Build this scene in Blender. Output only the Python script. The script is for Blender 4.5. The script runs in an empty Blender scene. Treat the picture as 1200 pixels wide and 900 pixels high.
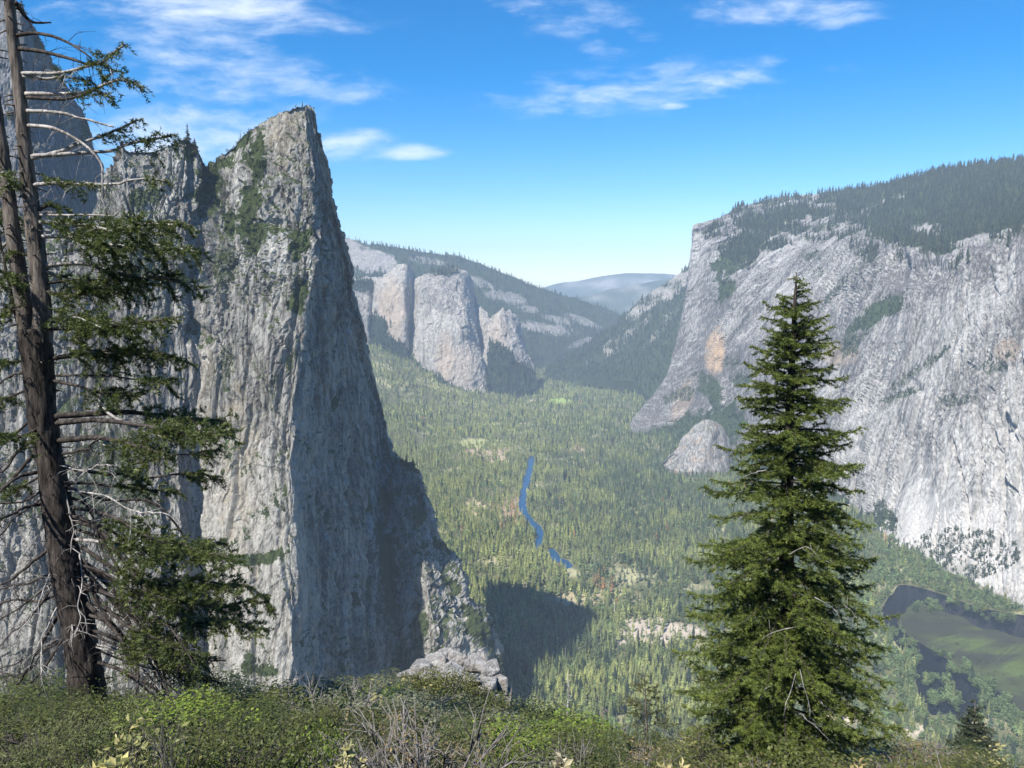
import bpy, bmesh, math, random
import numpy as np
from math import radians, sin, cos, tan, pi, atan2, sqrt, exp
from mathutils import Vector

rng = np.random.default_rng(7)
random.seed(7)
scene = bpy.context.scene
COL = scene.collection

# ------------------------------------------------------------------ camera geometry
# world: metres, the eye at the origin looking along +Y (west, down the valley), z up
FPX, CX, CY, PITCH = 866.0, 600.0, 450.0, radians(8.2)
cP, sP = cos(PITCH), sin(PITCH)

def W(px, py, Y):
    """the point at forward distance Y on the sight line through photo pixel (px, py)"""
    a = (px - CX) / FPX
    b = (CY - py) / FPX
    dy = cP + b * sP
    t = Y / dy
    return np.stack(np.broadcast_arrays(a * t, Y + 0.0 * t, (-sP + b * cP) * t), -1).astype(float)

def proj(p):
    p = np.asarray(p, float)
    f = p[..., 1] * cP - p[..., 2] * sP
    u = p[..., 1] * sP + p[..., 2] * cP
    f = np.where(np.abs(f) < 1e-6, 1e-6, f)
    return CX + FPX * p[..., 0] / f, CY - FPX * u / f, f

def floor_pt(px, py, z=-700.0):
    a = (px - CX) / FPX
    b = (CY - py) / FPX
    dz = -sP + b * cP
    t = z / dz
    return np.array([a * t, (cP + b * sP) * t, z])

# ------------------------------------------------------------------ noise
_M1, _M2, _M3 = np.uint32(0x9E3779B1), np.uint32(0x85EBCA77), np.uint32(0xC2B2AE3D)

def _hash(ix, iy, iz, seed):
    h = ix.astype(np.uint32) * _M1 + iy.astype(np.uint32) * _M2 + iz.astype(np.uint32) * _M3 + np.uint32((seed * 2654435761) & 0xFFFFFFFF)
    h ^= h >> np.uint32(15); h *= np.uint32(0x85EBCA6B)
    h ^= h >> np.uint32(13); h *= np.uint32(0xC2B2AE35)
    h ^= h >> np.uint32(16)
    return h

_G = np.array([[1,1,0],[-1,1,0],[1,-1,0],[-1,-1,0],[1,0,1],[-1,0,1],[1,0,-1],[-1,0,-1],
               [0,1,1],[0,-1,1],[0,1,-1],[0,-1,-1],[1,1,0],[0,-1,1],[-1,1,0],[0,-1,-1]], np.float32)

def noise(p, seed=0):
    p = np.asarray(p, np.float64)
    i = np.floor(p).astype(np.int64)
    f = (p - i).astype(np.float32)
    w = f * f * f * (f * (f * 6 - 15) + 10)
    out = np.zeros(p.shape[:-1], np.float32)
    for dx in (0, 1):
        for dy in (0, 1):
            for dz in (0, 1):
                h = _hash(i[..., 0] + dx, i[..., 1] + dy, i[..., 2] + dz, seed) & np.uint32(15)
                g = _G[h]
                d = g[..., 0] * (f[..., 0] - dx) + g[..., 1] * (f[..., 1] - dy) + g[..., 2] * (f[..., 2] - dz)
                ww = (w[..., 0] if dx else 1 - w[..., 0]) * (w[..., 1] if dy else 1 - w[..., 1]) * (w[..., 2] if dz else 1 - w[..., 2])
                out += ww * d
    return out

def fbm(p, octv=4, seed=0, gain=0.5):
    a, s, o = 1.0, 0.0, 0.0
    p = np.asarray(p, np.float64)
    for k in range(octv):
        o = o + a * noise(p, seed + k * 17)
        s += a
        a *= gain
        p = p * 2.03
    return o / s

def ridged(p, octv=3, seed=0, gain=0.5):
    a, s, o = 1.0, 0.0, 0.0
    p = np.asarray(p, np.float64)
    for k in range(octv):
        o = o + a * (1 - 2.2 * np.abs(noise(p, seed + k * 31)))
        s += a
        a *= gain
        p = p * 2.1
    return o / s

def cells(p, seed=0):
    """nearest and second nearest cell distance, the nearest cell's two random numbers and the offset from its centre"""
    p = np.asarray(p, np.float64)
    i = np.floor(p).astype(np.int64)
    f = (p - i).astype(np.float32)
    n = p.shape[0]
    d1 = np.full(n, 9.0, np.float32); d2 = np.full(n, 9.0, np.float32)
    hid = np.zeros(n, np.uint32); off = np.zeros((n, 3), np.float32)
    for dx in (-1, 0, 1):
        for dy in (-1, 0, 1):
            for dz in (-1, 0, 1):
                h = _hash(i[:, 0] + dx, i[:, 1] + dy, i[:, 2] + dz, seed)
                jx = (h & np.uint32(1023)) / np.float32(1023); jy = ((h >> np.uint32(10)) & np.uint32(1023)) / np.float32(1023)
                jz = ((h >> np.uint32(20)) & np.uint32(1023)) / np.float32(1023)
                v = np.stack([f[:, 0] - dx - jx, f[:, 1] - dy - jy, f[:, 2] - dz - jz], -1)
                d = np.sqrt((v * v).sum(-1))
                m = d < d1
                d2 = np.where(m, d1, np.minimum(d2, d))
                d1 = np.where(m, d, d1)
                hid = np.where(m, h, hid)
                off[m] = v[m]
    h2 = hid * np.uint32(747796405) + np.uint32(2891336453)
    h2 ^= h2 >> np.uint32(16)
    r1 = (h2 & np.uint32(4095)) / np.float32(4095)
    r2 = ((h2 >> np.uint32(12)) & np.uint32(4095)) / np.float32(4095)
    return d1, d2, r1, r2, off

def facets(p, seed=0):
    """continuous creased blocks: the lower envelope of tilted bowls, one per jittered cell; roughly -0.5 .. 0.5"""
    p = np.asarray(p, np.float64)
    i = np.floor(p).astype(np.int64)
    f = (p - i).astype(np.float32)
    best = np.full(p.shape[0], 9.0, np.float32)
    for dx in (-1, 0, 1):
        for dy in (-1, 0, 1):
            for dz in (-1, 0, 1):
                h = _hash(i[:, 0] + dx, i[:, 1] + dy, i[:, 2] + dz, seed)
                jx = (h & np.uint32(1023)) / np.float32(1023); jy = ((h >> np.uint32(10)) & np.uint32(1023)) / np.float32(1023)
                jz = ((h >> np.uint32(20)) & np.uint32(1023)) / np.float32(1023)
                h2 = h * np.uint32(747796405) + np.uint32(2891336453); h2 ^= h2 >> np.uint32(16)
                r = (h2 & np.uint32(255)) / np.float32(255)
                gx = ((h2 >> np.uint32(8)) & np.uint32(255)) / np.float32(255) - .5
                gy = ((h2 >> np.uint32(16)) & np.uint32(255)) / np.float32(255) - .5
                gz = ((h2 >> np.uint32(24)) & np.uint32(255)) / np.float32(255) - .5
                vx = f[:, 0] - dx - jx; vy = f[:, 1] - dy - jy; vz = f[:, 2] - dz - jz
                F = 0.85 * (vx * vx + vy * vy + vz * vz) + 0.7 * r + 0.9 * (gx * vx + gy * vy + gz * vz)
                best = np.minimum(best, F)
    return 0.45 - best

def sstep(a, b, x):
    t = np.clip((np.asarray(x, float) - a) / (b - a), 0, 1)
    return t * t * (3 - 2 * t)

# ------------------------------------------------------------------ mesh helpers
def mesh_np(name, verts, faces, mats=(), smooth=False, cols=None, midx=None, colname='Col'):
    """verts (N,3); faces: list of int arrays, each (M,3) or (M,4); cols (N,3 or 4) stored as a point colour attribute"""
    me = bpy.data.meshes.new(name)
    verts = np.ascontiguousarray(verts, np.float32)
    me.vertices.add(len(verts))
    me.vertices.foreach_set('co', verts.ravel())
    loops = np.concatenate([np.asarray(f, np.int32).ravel() for f in faces])
    tot = np.concatenate([np.full(len(f), np.asarray(f).shape[1], np.int32) for f in faces])
    start = np.concatenate([[0], np.cumsum(tot)[:-1]]).astype(np.int32)
    me.loops.add(len(loops))
    me.loops.foreach_set('vertex_index', loops)
    me.polygons.add(len(tot))
    me.polygons.foreach_set('loop_start', start)
    me.polygons.foreach_set('loop_total', tot)
    if midx is not None:
        me.polygons.foreach_set('material_index', np.asarray(midx, np.int32))
    me.polygons.foreach_set('use_smooth', np.full(len(tot), smooth, bool))
    for m in mats:
        me.materials.append(m)
    if cols is not None:
        cols = np.asarray(cols, np.float32)
        if cols.shape[1] == 3:
            cols = np.concatenate([cols, np.ones((len(cols), 1), np.float32)], 1)
        at = me.attributes.new(colname, 'FLOAT_COLOR', 'POINT')
        at.data.foreach_set('color', np.ascontiguousarray(cols, np.float32).ravel())
    me.update(calc_edges=True)
    return me

def add_obj(name, me, parent=None, loc=(0, 0, 0), rotz=0.0, scale=None):
    o = bpy.data.objects.new(name, me)
    COL.objects.link(o)
    o.location = loc
    o.rotation_euler = (0, 0, rotz)
    if scale is not None:
        o.scale = scale if hasattr(scale, '__len__') else (scale,) * 3
    if parent is not None:
        o.parent = parent
    return o

def tag(o, label=None, cat=None, group=None, kind=None):
    if label: o['label'] = label
    if cat: o['category'] = cat
    if group: o['group'] = group
    if kind: o['kind'] = kind
    return o

def copy_tree(o, parent=None):
    c = o.copy()
    COL.objects.link(c)
    c.parent = parent
    for ch in list(o.children):
        copy_tree(ch, c)
    return c

def grid_faces(nu, nv, wrap=False):
    """quads of a grid stored row-major [u][v]"""
    iu = np.arange(nu if wrap else nu - 1)
    iv = np.arange(nv - 1)
    a, b = np.meshgrid(iu, iv, indexing='ij')
    a2 = (a + 1) % nu
    q = np.stack([a * nv + b, a2 * nv + b, a2 * nv + b + 1, a * nv + b + 1], -1)
    return q.reshape(-1, 4)

class Soup:
    """collects vertices and faces from many pieces of ONE mesh"""
    def __init__(s):
        s.v, s.t, s.q, s.c, s.n = [], [], [], [], 0
    def add(s, v, tri=None, quad=None, col=None):
        v = np.asarray(v, np.float32).reshape(-1, 3)
        if tri is not None and len(tri): s.t.append(np.asarray(tri, np.int64) + s.n)
        if quad is not None and len(quad): s.q.append(np.asarray(quad, np.int64) + s.n)
        s.v.append(v)
        if col is not None:
            col = np.asarray(col, np.float32)
            s.c.append(np.broadcast_to(col, (len(v), 3)) if col.ndim == 1 else col)
        s.n += len(v)
    def mesh(s, name, mats=(), smooth=False):
        f = []
        if s.t: f.append(np.concatenate(s.t))
        if s.q: f.append(np.concatenate(s.q))
        return mesh_np(name, np.concatenate(s.v), f, mats, smooth, np.concatenate(s.c) if s.c else None)

def tube(soup, pts, rad, sides=6, col=None, rough=0.0):
    """a tapered tube along pts"""
    pts = np.asarray(pts, float)
    n = len(pts)
    rad = np.broadcast_to(np.asarray(rad, float), (n,))
    tg = np.gradient(pts, axis=0)
    tg /= np.linalg.norm(tg, axis=1, keepdims=True) + 1e-9
    ref = np.array([0.13, 1.0, 0.21]) if abs(tg[0][1]) < 0.8 else np.array([1.0, 0.1, 0.2])
    u = np.cross(tg, ref); u /= np.linalg.norm(u, axis=1, keepdims=True) + 1e-9
    w = np.cross(tg, u)
    ang = np.arange(sides) / sides * 2 * pi
    ring = (u[:, None] * np.cos(ang)[None, :, None] + w[:, None] * np.sin(ang)[None, :, None])
    rr = rad[:, None] * (1 + rough * rng.normal(size=(n, sides)))
    v = pts[:, None] + ring * rr[..., None]
    a, b = np.meshgrid(np.arange(n - 1), np.arange(sides), indexing='ij')
    b2 = (b + 1) % sides
    q = np.stack([a * sides + b, a * sides + b2, (a + 1) * sides + b2, (a + 1) * sides + b], -1).reshape(-1, 4)
    V = np.concatenate([v.reshape(-1, 3), pts[:1], pts[-1:]])
    t0 = np.stack([np.full(sides, n * sides), (np.arange(sides) + 1) % sides, np.arange(sides)], -1)
    l = (n - 1) * sides
    t1 = np.stack([np.full(sides, n * sides + 1), l + np.arange(sides), l + (np.arange(sides) + 1) % sides], -1)
    soup.add(V, np.concatenate([t0, t1]), q, col)

def spline(pts, n):
    """Catmull-Rom through pts, n samples, spaced by chord length"""
    pts = np.asarray(pts, float)
    if len(pts) == 2:
        t = np.linspace(0, 1, n)[:, None]
        return pts[0] * (1 - t) + pts[1] * t
    d = np.linalg.norm(np.diff(pts, axis=0), axis=1)
    s = np.concatenate([[0], np.cumsum(d)])
    q = np.linspace(0, s[-1], n)
    k = np.clip(np.searchsorted(s, q, side='right') - 1, 0, len(pts) - 2)
    t = ((q - s[k]) / np.maximum(d[k], 1e-9))[:, None]
    ext = np.concatenate([2 * pts[:1] - pts[1:2], pts, 2 * pts[-1:] - pts[-2:-1]])
    p0, p1, p2, p3 = ext[k], ext[k + 1], ext[k + 2], ext[k + 3]
    return 0.5 * ((2 * p1) + (p2 - p0) * t + (2 * p0 - 5 * p1 + 4 * p2 - p3) * t ** 2 + (3 * p1 - p0 - 3 * p2 + p3) * t ** 3)

# ------------------------------------------------------------------ node helpers
def new_mat(name):
    m = bpy.data.materials.new(name)
    m.use_nodes = True
    nt = m.node_tree
    nt.nodes.clear()
    return m, nt

def N(nt, kind, **kw):
    n = nt.nodes.new(kind)
    for k, v in kw.items():
        if k.startswith('i_'):
            n.inputs[k[2:].replace('_', ' ')].default_value = v
        else:
            setattr(n, k, v)
    return n

def L(nt, a, b):
    nt.links.new(a, b)

def math_n(nt, op, a, b=None, c=None, clamp=False):
    n = nt.nodes.new('ShaderNodeMath'); n.operation = op; n.use_clamp = clamp
    for i, x in enumerate((a, b, c)):
        if x is None: continue
        if isinstance(x, (int, float)): n.inputs[i].default_value = x
        else: nt.links.new(x, n.inputs[i])
    return n.outputs[0]

def mixc(nt, fac, a, b, blend='MIX'):
    n = nt.nodes.new('ShaderNodeMix'); n.data_type = 'RGBA'; n.blend_type = blend
    for sock, x in ((n.inputs['Factor'], fac), (n.inputs['A'], a), (n.inputs['B'], b)):
        if sock.type == 'RGBA' or True:
            pass
    ins = [i for i in n.inputs if i.enabled]
    for sock, x in zip(ins, (fac, a, b)):
        if isinstance(x, (int, float)): sock.default_value = x
        elif isinstance(x, tuple): sock.default_value = (*x, 1.0) if len(x) == 3 else x
        else: nt.links.new(x, sock)
    return [o for o in n.outputs if o.enabled][0]

def ramp(nt, fac, stops):
    n = nt.nodes.new('ShaderNodeValToRGB')
    e = n.color_ramp.elements
    while len(e) < len(stops): e.new(0.5)
    for el, (p, c) in zip(e, stops):
        el.position = p
        el.color = (*c, 1) if isinstance(c, tuple) else (c, c, c, 1)
    nt.links.new(fac, n.inputs['Fac'])
    return n.outputs['Color']

def noise_n(nt, vec, scale, detail=4, rough=0.55, dim='3D'):
    n = nt.nodes.new('ShaderNodeTexNoise')
    n.inputs['Scale'].default_value = scale
    n.inputs['Detail'].default_value = detail
    n.inputs['Roughness'].default_value = rough
    nt.links.new(vec, n.inputs['Vector'])
    return n.outputs['Fac']

def scaled(nt, vec, s):
    n = nt.nodes.new('ShaderNodeVectorMath'); n.operation = 'MULTIPLY'
    nt.links.new(vec, n.inputs[0]); n.inputs[1].default_value = s
    return n.outputs[0]

def principled(nt, color, rough=0.8, bump=None, bump_dist=1.0, bump_strength=1.0, spec=0.3):
    b = nt.nodes.new('ShaderNodeBsdfPrincipled')
    if isinstance(color, tuple): b.inputs['Base Color'].default_value = (*color, 1)
    else: nt.links.new(color, b.inputs['Base Color'])
    if isinstance(rough, (int, float)): b.inputs['Roughness'].default_value = rough
    else: nt.links.new(rough, b.inputs['Roughness'])
    b.inputs['Specular IOR Level'].default_value = spec
    if bump is not None:
        bn = nt.nodes.new('ShaderNodeBump')
        bn.inputs['Distance'].default_value = bump_dist
        bn.inputs['Strength'].default_value = bump_strength
        nt.links.new(bump, bn.inputs['Height'])
        nt.links.new(bn.outputs[0], b.inputs['Normal'])
    return b

def out(nt, shader):
    o = nt.nodes.new('ShaderNodeOutputMaterial')
    nt.links.new(shader, o.inputs['Surface'])

def foliage_mat(name, source='Col', fixed=None, trans=0.3, rough=0.55, var=0.35, spec=0.35, vscale=9.0):
    """leaf material: colour from a point attribute, from the object's colour or fixed; light passes partly through"""
    m, nt = new_mat(name)
    if fixed is not None:
        rgb = N(nt, 'ShaderNodeRGB'); rgb.outputs[0].default_value = (*fixed, 1); c = rgb.outputs[0]
    elif source == 'OBJECT':
        c = N(nt, 'ShaderNodeObjectInfo').outputs['Color']
    else:
        a = N(nt, 'ShaderNodeAttribute', attribute_name=source); c = a.outputs['Color']
    if var:
        geo = N(nt, 'ShaderNodeNewGeometry')
        r = geo.outputs['Random Per Island']
        mul = math_n(nt, 'MULTIPLY_ADD', r, 2 * var, 1 - var)
        cc = N(nt, 'ShaderNodeVectorMath', operation='SCALE')
        L(nt, c, cc.inputs[0]); L(nt, mul, cc.inputs['Scale'])
        c = cc.outputs[0]
    b = principled(nt, c, rough, spec=spec)
    t = N(nt, 'ShaderNodeBsdfTranslucent')
    L(nt, c, t.inputs['Color'])
    mx = N(nt, 'ShaderNodeMixShader')
    mx.inputs[0].default_value = trans
    L(nt, b.outputs[0], mx.inputs[1]); L(nt, t.outputs[0], mx.inputs[2])
    out(nt, mx.outputs[0])
    return m
# ------------------------------------------------------------------ materials
def rock_mat(name, dark, light, warm, vegc, fine=1.0, streak=1.0, bump=6.0, blotch=1.5, grain=1.0):
    """granite: point colour R = tone, G = plant cover, B = warm stain; finer grain, streaks and joints from noise in metres"""
    m, nt = new_mat(name)
    tc = N(nt, 'ShaderNodeTexCoord').outputs['Object']
    at = N(nt, 'ShaderNodeAttribute', attribute_name='Col')
    sep = N(nt, 'ShaderNodeSeparateColor'); L(nt, at.outputs['Color'], sep.inputs[0])
    n1 = noise_n(nt, scaled(nt, tc, (1, 1, 0.22)), 0.09 * fine, 8, 0.65)
    n2 = noise_n(nt, scaled(nt, tc, (1, 1, 0.07)), 0.16 * fine, 5, 0.6)
    n3 = noise_n(nt, tc, 0.42 * fine, 5, 0.7)
    # thin joints: ridges of a stretched noise
    j = noise_n(nt, scaled(nt, tc, (1, 1, 0.13)), 0.055 * fine, 6, 0.62)
    jj = math_n(nt, 'SUBTRACT', j, 0.5); jj = math_n(nt, 'ABSOLUTE', jj)
    jj = math_n(nt, 'MULTIPLY', jj, 22.0, clamp=True)
    tone = math_n(nt, 'MULTIPLY_ADD', math_n(nt, 'SUBTRACT', n1, 0.5), blotch, sep.outputs[0])
    tone = math_n(nt, 'MULTIPLY_ADD', math_n(nt, 'SUBTRACT', n2, 0.5), 1.5 * streak, tone)
    tone = math_n(nt, 'MULTIPLY_ADD', math_n(nt, 'SUBTRACT', n3, 0.5), 1.3 * grain, tone)
    n4 = noise_n(nt, scaled(nt, tc, (1, 1, 0.5)), 0.20 * fine, 2, 0.5)
    tone = math_n(nt, 'MULTIPLY_ADD', math_n(nt, 'SUBTRACT', n4, 0.5), 0.9 * grain, tone, clamp=True)
    c = mixc(nt, tone, dark, light)
    c = mixc(nt, sep.outputs[2], c, warm)
    # plants with a broken edge
    vn = noise_n(nt, tc, 0.22 * fine, 5, 0.7)
    vf = math_n(nt, 'MULTIPLY_ADD', math_n(nt, 'SUBTRACT', vn, 0.5), 2.4, sep.outputs[1])
    vf = math_n(nt, 'MULTIPLY_ADD', math_n(nt, 'SUBTRACT', vf, 0.55), 6.0, 0.5, clamp=True)
    vv = noise_n(nt, tc, 0.5 * fine, 3)
    vcol = mixc(nt, vv, tuple(x * 0.45 for x in vegc), tuple(x * 1.7 for x in vegc))
    c = mixc(nt, vf, c, vcol)
    h = math_n(nt, 'MULTIPLY_ADD', n1, 1.0, math_n(nt, 'MULTIPLY', n3, 0.8))
    h = math_n(nt, 'MULTIPLY_ADD', jj, 0.22, h)
    b = principled(nt, c, 0.9, h, bump / fine, 1.0, spec=0.15)
    out(nt, b.outputs[0])
    return m

M = {}
M['spire_rock'] = rock_mat('granite_near', (0.065, 0.062, 0.057), (0.56, 0.54, 0.49), (0.48, 0.40, 0.27), (0.065, 0.085, 0.03), 2.2)
M['dark_rock'] = rock_mat('granite_shade_toned', (0.13, 0.13, 0.13), (0.42, 0.41, 0.40), (0.40, 0.34, 0.26), (0.07, 0.085, 0.03), 1.8)
M['wall_rock'] = rock_mat('granite_wall', (0.095, 0.09, 0.085), (0.54, 0.515, 0.475), (0.62, 0.42, 0.25), (0.045, 0.065, 0.026), 1.0, 1.3, 2.6, 0.7, 0.55)
M['far_rock'] = rock_mat('granite_far', (0.14, 0.13, 0.12), (0.58, 0.53, 0.46), (0.55, 0.42, 0.30), (0.04, 0.06, 0.025), 0.55)
M['boulder'] = rock_mat('granite_boulder', (0.20, 0.19, 0.18), (0.55, 0.53, 0.50), (0.4, 0.33, 0.25), (0.05, 0.06, 0.02), 30.0, 0.6)

def ground_mat():
    m, nt = new_mat('forest_ground')
    tc = N(nt, 'ShaderNodeTexCoord').outputs['Object']
    at = N(nt, 'ShaderNodeAttribute', attribute_name='Col')
    n1 = noise_n(nt, tc, 0.05, 6, 0.65)
    n2 = noise_n(nt, tc, 1.3, 5, 0.65)
    f = math_n(nt, 'MULTIPLY_ADD', math_n(nt, 'ADD', n1, n2), 1.3, -0.3)
    cc = N(nt, 'ShaderNodeVectorMath', operation='SCALE')
    L(nt, at.outputs['Color'], cc.inputs[0]); L(nt, f, cc.inputs['Scale'])
    b = principled(nt, cc.outputs[0], 0.95, n2, 0.2, 0.6, spec=0.1)
    out(nt, b.outputs[0])
    return m
M['ground'] = ground_mat()

def water_mat(name, col, rough=0.12, spec=0.5):
    m, nt = new_mat(name)
    tc = N(nt, 'ShaderNodeTexCoord').outputs['Object']
    n1 = noise_n(nt, tc, 0.06, 4, 0.6)
    c = mixc(nt, n1, tuple(x * 0.75 for x in col), tuple(x * 1.25 for x in col))
    w = noise_n(nt, tc, 0.9, 3, 0.5)
    b = principled(nt, c, rough, w, 0.05, 0.35, spec=spec)
    b.inputs['IOR'].default_value = 1.33
    out(nt, b.outputs[0])
    return m
M['river_blue'] = water_mat('river_water', (0.008, 0.058, 0.135), 0.2, 0.5)
M['river_dark'] = water_mat('still_water', (0.005, 0.008, 0.014), 0.06, 0.14)

def meadow_mat():
    m, nt = new_mat('meadow_ground')
    tc = N(nt, 'ShaderNodeTexCoord').outputs['Object']
    mp = N(nt, 'ShaderNodeMapping'); mp.inputs['Rotation'].default_value = (0, 0, 0.62)
    mp.inputs['Scale'].default_value = (0.35, 1.5, 1)
    L(nt, tc, mp.inputs[0])
    n1 = noise_n(nt, mp.outputs[0], 0.014, 5, 0.6)
    n2 = noise_n(nt, tc, 0.02, 6, 0.65)
    n3 = noise_n(nt, tc, 0.12, 5, 0.7)
    at = N(nt, 'ShaderNodeAttribute', attribute_name='Col')
    s = N(nt, 'ShaderNodeSeparateColor'); L(nt, at.outputs['Color'], s.inputs[0])
    c = mixc(nt, n2, (0.014, 0.018, 0.013), (0.075, 0.074, 0.050))
    g = math_n(nt, 'MULTIPLY_ADD', math_n(nt, 'SUBTRACT', n1, 0.5), 4.0, s.outputs[0], clamp=True)
    c = mixc(nt, g, c, mixc(nt, n3, (0.045, 0.068, 0.022), (0.13, 0.165, 0.05)))
    b = principled(nt, c, 0.9, spec=0.1)
    out(nt, b.outputs[0])
    return m
M['meadow'] = meadow_mat()

M['forest'] = foliage_mat('forest_needles', 'Col', trans=0.30, rough=0.7, var=0.3, spec=0.2)
M['tree_obj'] = foliage_mat('conifer_needles_valley', 'OBJECT', trans=0.30, rough=0.7, var=0.3, spec=0.2)
M['leaf_obj'] = foliage_mat('broad_leaves', 'OBJECT', trans=0.3, rough=0.6, var=0.4, spec=0.25)
M['fir'] = foliage_mat('fir_needles', 'Col', trans=0.25, rough=0.5, var=0.35, spec=0.35)
M['leaf'] = foliage_mat('shrub_leaves', 'Col', trans=0.28, rough=0.5, var=0.35, spec=0.3)

def bark_mat(name, a, b_, scale=14.0, stretch=0.15):
    m, nt = new_mat(name)
    tc = N(nt, 'ShaderNodeTexCoord').outputs['Object']
    n1 = noise_n(nt, scaled(nt, tc, (1, 1, stretch)), scale, 6, 0.65)
    n2 = noise_n(nt, tc, scale * 0.12, 3, 0.6)
    f = math_n(nt, 'MULTIPLY_ADD', math_n(nt, 'SUBTRACT', n1, 0.5), 4.0, n2, clamp=True)
    c = mixc(nt, f, a, b_)
    bb = principled(nt, c, 0.9, n1, 0.05, 1.0, spec=0.15)
    out(nt, bb.outputs[0])
    return m
M['bark'] = bark_mat('fir_bark', (0.022, 0.019, 0.017), (0.095, 0.080, 0.070))
M['bark_pale'] = bark_mat('upper_bark', (0.055, 0.047, 0.040), (0.22, 0.19, 0.165), 12)
M['wood_grey'] = bark_mat('bleached_wood', (0.20, 0.185, 0.17), (0.52, 0.49, 0.46), 10)
M['wood_dark'] = bark_mat('dead_branch_wood', (0.026, 0.022, 0.020), (0.095, 0.082, 0.072), 10)
M['twig_grey'] = bark_mat('grey_twig', (0.13, 0.118, 0.105), (0.30, 0.275, 0.25), 20)
M['twig_green'] = bark_mat('green_twig', (0.10, 0.105, 0.05), (0.24, 0.23, 0.13), 20)
# ------------------------------------------------------------------ terrain
FLOOR = -700.0

def brow_edge(a):
    return np.interp(a, [-.6, -.3, -.1, .02, .12, .5], [20, 26, 34, 36, 30, 30])

def fore_slope(x, y):
    a = np.clip(x / np.maximum(y, 4.0), -0.75, 0.75)
    s = np.interp(a, [-.6, -.3, -.1, .02, .12, .5], [.52, .545, .565, .60, .65, .665])
    ye = brow_edge(a) + 1.0 * np.sin(x * 0.4)
    z = -1.65 - s * np.minimum(y, ye) - 1.35 * np.maximum(y - ye, 0)
    z = np.where(y < 0, -1.65 + 0.42 * np.minimum(-y, 260), z)
    return z

def valley(x, y):
    k = np.clip((1500 - y) / 1100, 0, 1.3)
    right = 1 - sstep(110, 400, x)
    z = FLOOR + 240 * k ** 1.7 * right
    # wooded aprons below the left wall and below the far buttresses
    z = z + 0.30 * np.clip(-x - 330 - 0.02 * y, 0, 500) * sstep(1300, 2200, y)
    z = z + 0.22 * np.clip(y - 3650, 0, 900) * sstep(100, -500, x) * sstep(-1700, -900, x)
    p = np.stack([x, y, 0 * x], -1)
    flat = sstep(330, 430, x) * sstep(2150, 1850, y)          # the river bend lies level
    riv = np.exp(-((x - (20 + 0.0 * y)) / 130.0) ** 2) * sstep(1500, 1750, y) * sstep(3300, 3000, y)
    amp = (1 - flat) * (1 - riv)
    z = z + amp * (10 * fbm(p / 260.0, 3, 5) + 22 * np.maximum(fbm(p / 900.0, 2, 8), 0))
    return np.maximum(z, FLOOR)

def height(x, y):
    x = np.asarray(x, float); y = np.asarray(y, float)
    r = np.hypot(x, y)
    v = valley(x, y)
    f = fore_slope(x, y)
    p = np.stack([x, y, 0 * x], -1)
    f = f + 0.25 * fbm(p / 3.0, 3, 3) * sstep(1.5, 5, r)
    return np.maximum(f, v)

def build_terrain():
    th = np.concatenate([np.linspace(-42, 42, 561), np.linspace(46, 314, 68)])     # degrees from +Y, clockwise
    th = radians(1) * th
    rr = np.concatenate([np.geomspace(0.6, 45, 90), np.geomspace(48, 700, 60), np.geomspace(708, 6500, 460), np.geomspace(6700, 17000, 30)])
    R, T = np.meshgrid(rr, th, indexing='xy')
    x = R * np.sin(T); y = R * np.cos(T)
    z = height(x.ravel(), y.ravel())
    P = np.stack([x.ravel(), y.ravel(), z], -1)
    nt_, nr = len(th), len(rr)
    fc = grid_faces(nt_, nr, wrap=True)
    # centre fan
    P = np.concatenate([P, [[0, 0, -1.65]]])
    c = len(P) - 1
    i = np.arange(nt_)
    tri = np.stack([i * nr, np.full(nt_, c), ((i + 1) % nt_) * nr], -1)
    fc = fc[:, ::-1]
    pp = P.copy(); pp[:, 2] = 0
    # colours: forest floor, dry clearings, near soil
    n = fbm(pp / 160.0, 4, 21); n2 = fbm(pp / 45.0, 3, 22)
    t = sstep(0.02, 0.35, n + 0.4 * n2)[:, None]
    col = (1 - t) * np.array([0.13, 0.13, 0.066]) + t * np.array([0.36, 0.335, 0.19])
    px, py, dep = proj(P)
    def blot(cx, cy, rx, ry, c_, col):
        d = np.hypot((px - cx) / rx, (py - cy) / ry) + 0.5 * n2
        m = (sstep(1.15, 0.75, d) * (dep > 400))[:, None]
        return col * (1 - m) + np.array(c_) * m
    for b in ((765, 740, 62, 17, (0.46, 0.39, 0.31)), (700, 700, 55, 10, (0.36, 0.31, 0.18)), (985, 840, 30, 10, (0.48, 0.42, 0.30)),
              (655, 470, 16, 4, (0.28, 0.36, 0.10)), (600, 600, 18, 22, (0.34, 0.24, 0.16)), (572, 533, 40, 10, (0.38, 0.29, 0.20)),
              (1075, 858, 22, 9, (0.46, 0.40, 0.30)), (672, 526, 16, 4, (0.40, 0.30, 0.20)), (560, 600, 20, 16, (0.40, 0.33, 0.20)),
              (585, 655, 26, 12, (0.38, 0.34, 0.19)), (560, 520, 30, 6, (0.36, 0.36, 0.16))):
        col = blot(*b, col)
    near = sstep(60, 30, np.hypot(P[:, 0], P[:, 1]))[:, None]
    col = col * (1 - near) + np.array([0.07, 0.06, 0.04]) * near
    me = mesh_np('ground', P, [fc, tri[:, ::-1]], [M['ground']], True, col)
    o = add_obj('ground', me)
    tag(o, 'wooded valley floor with pale clearings and the brushy brow in front', kind='structure')
    return o
build_terrain()

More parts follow.
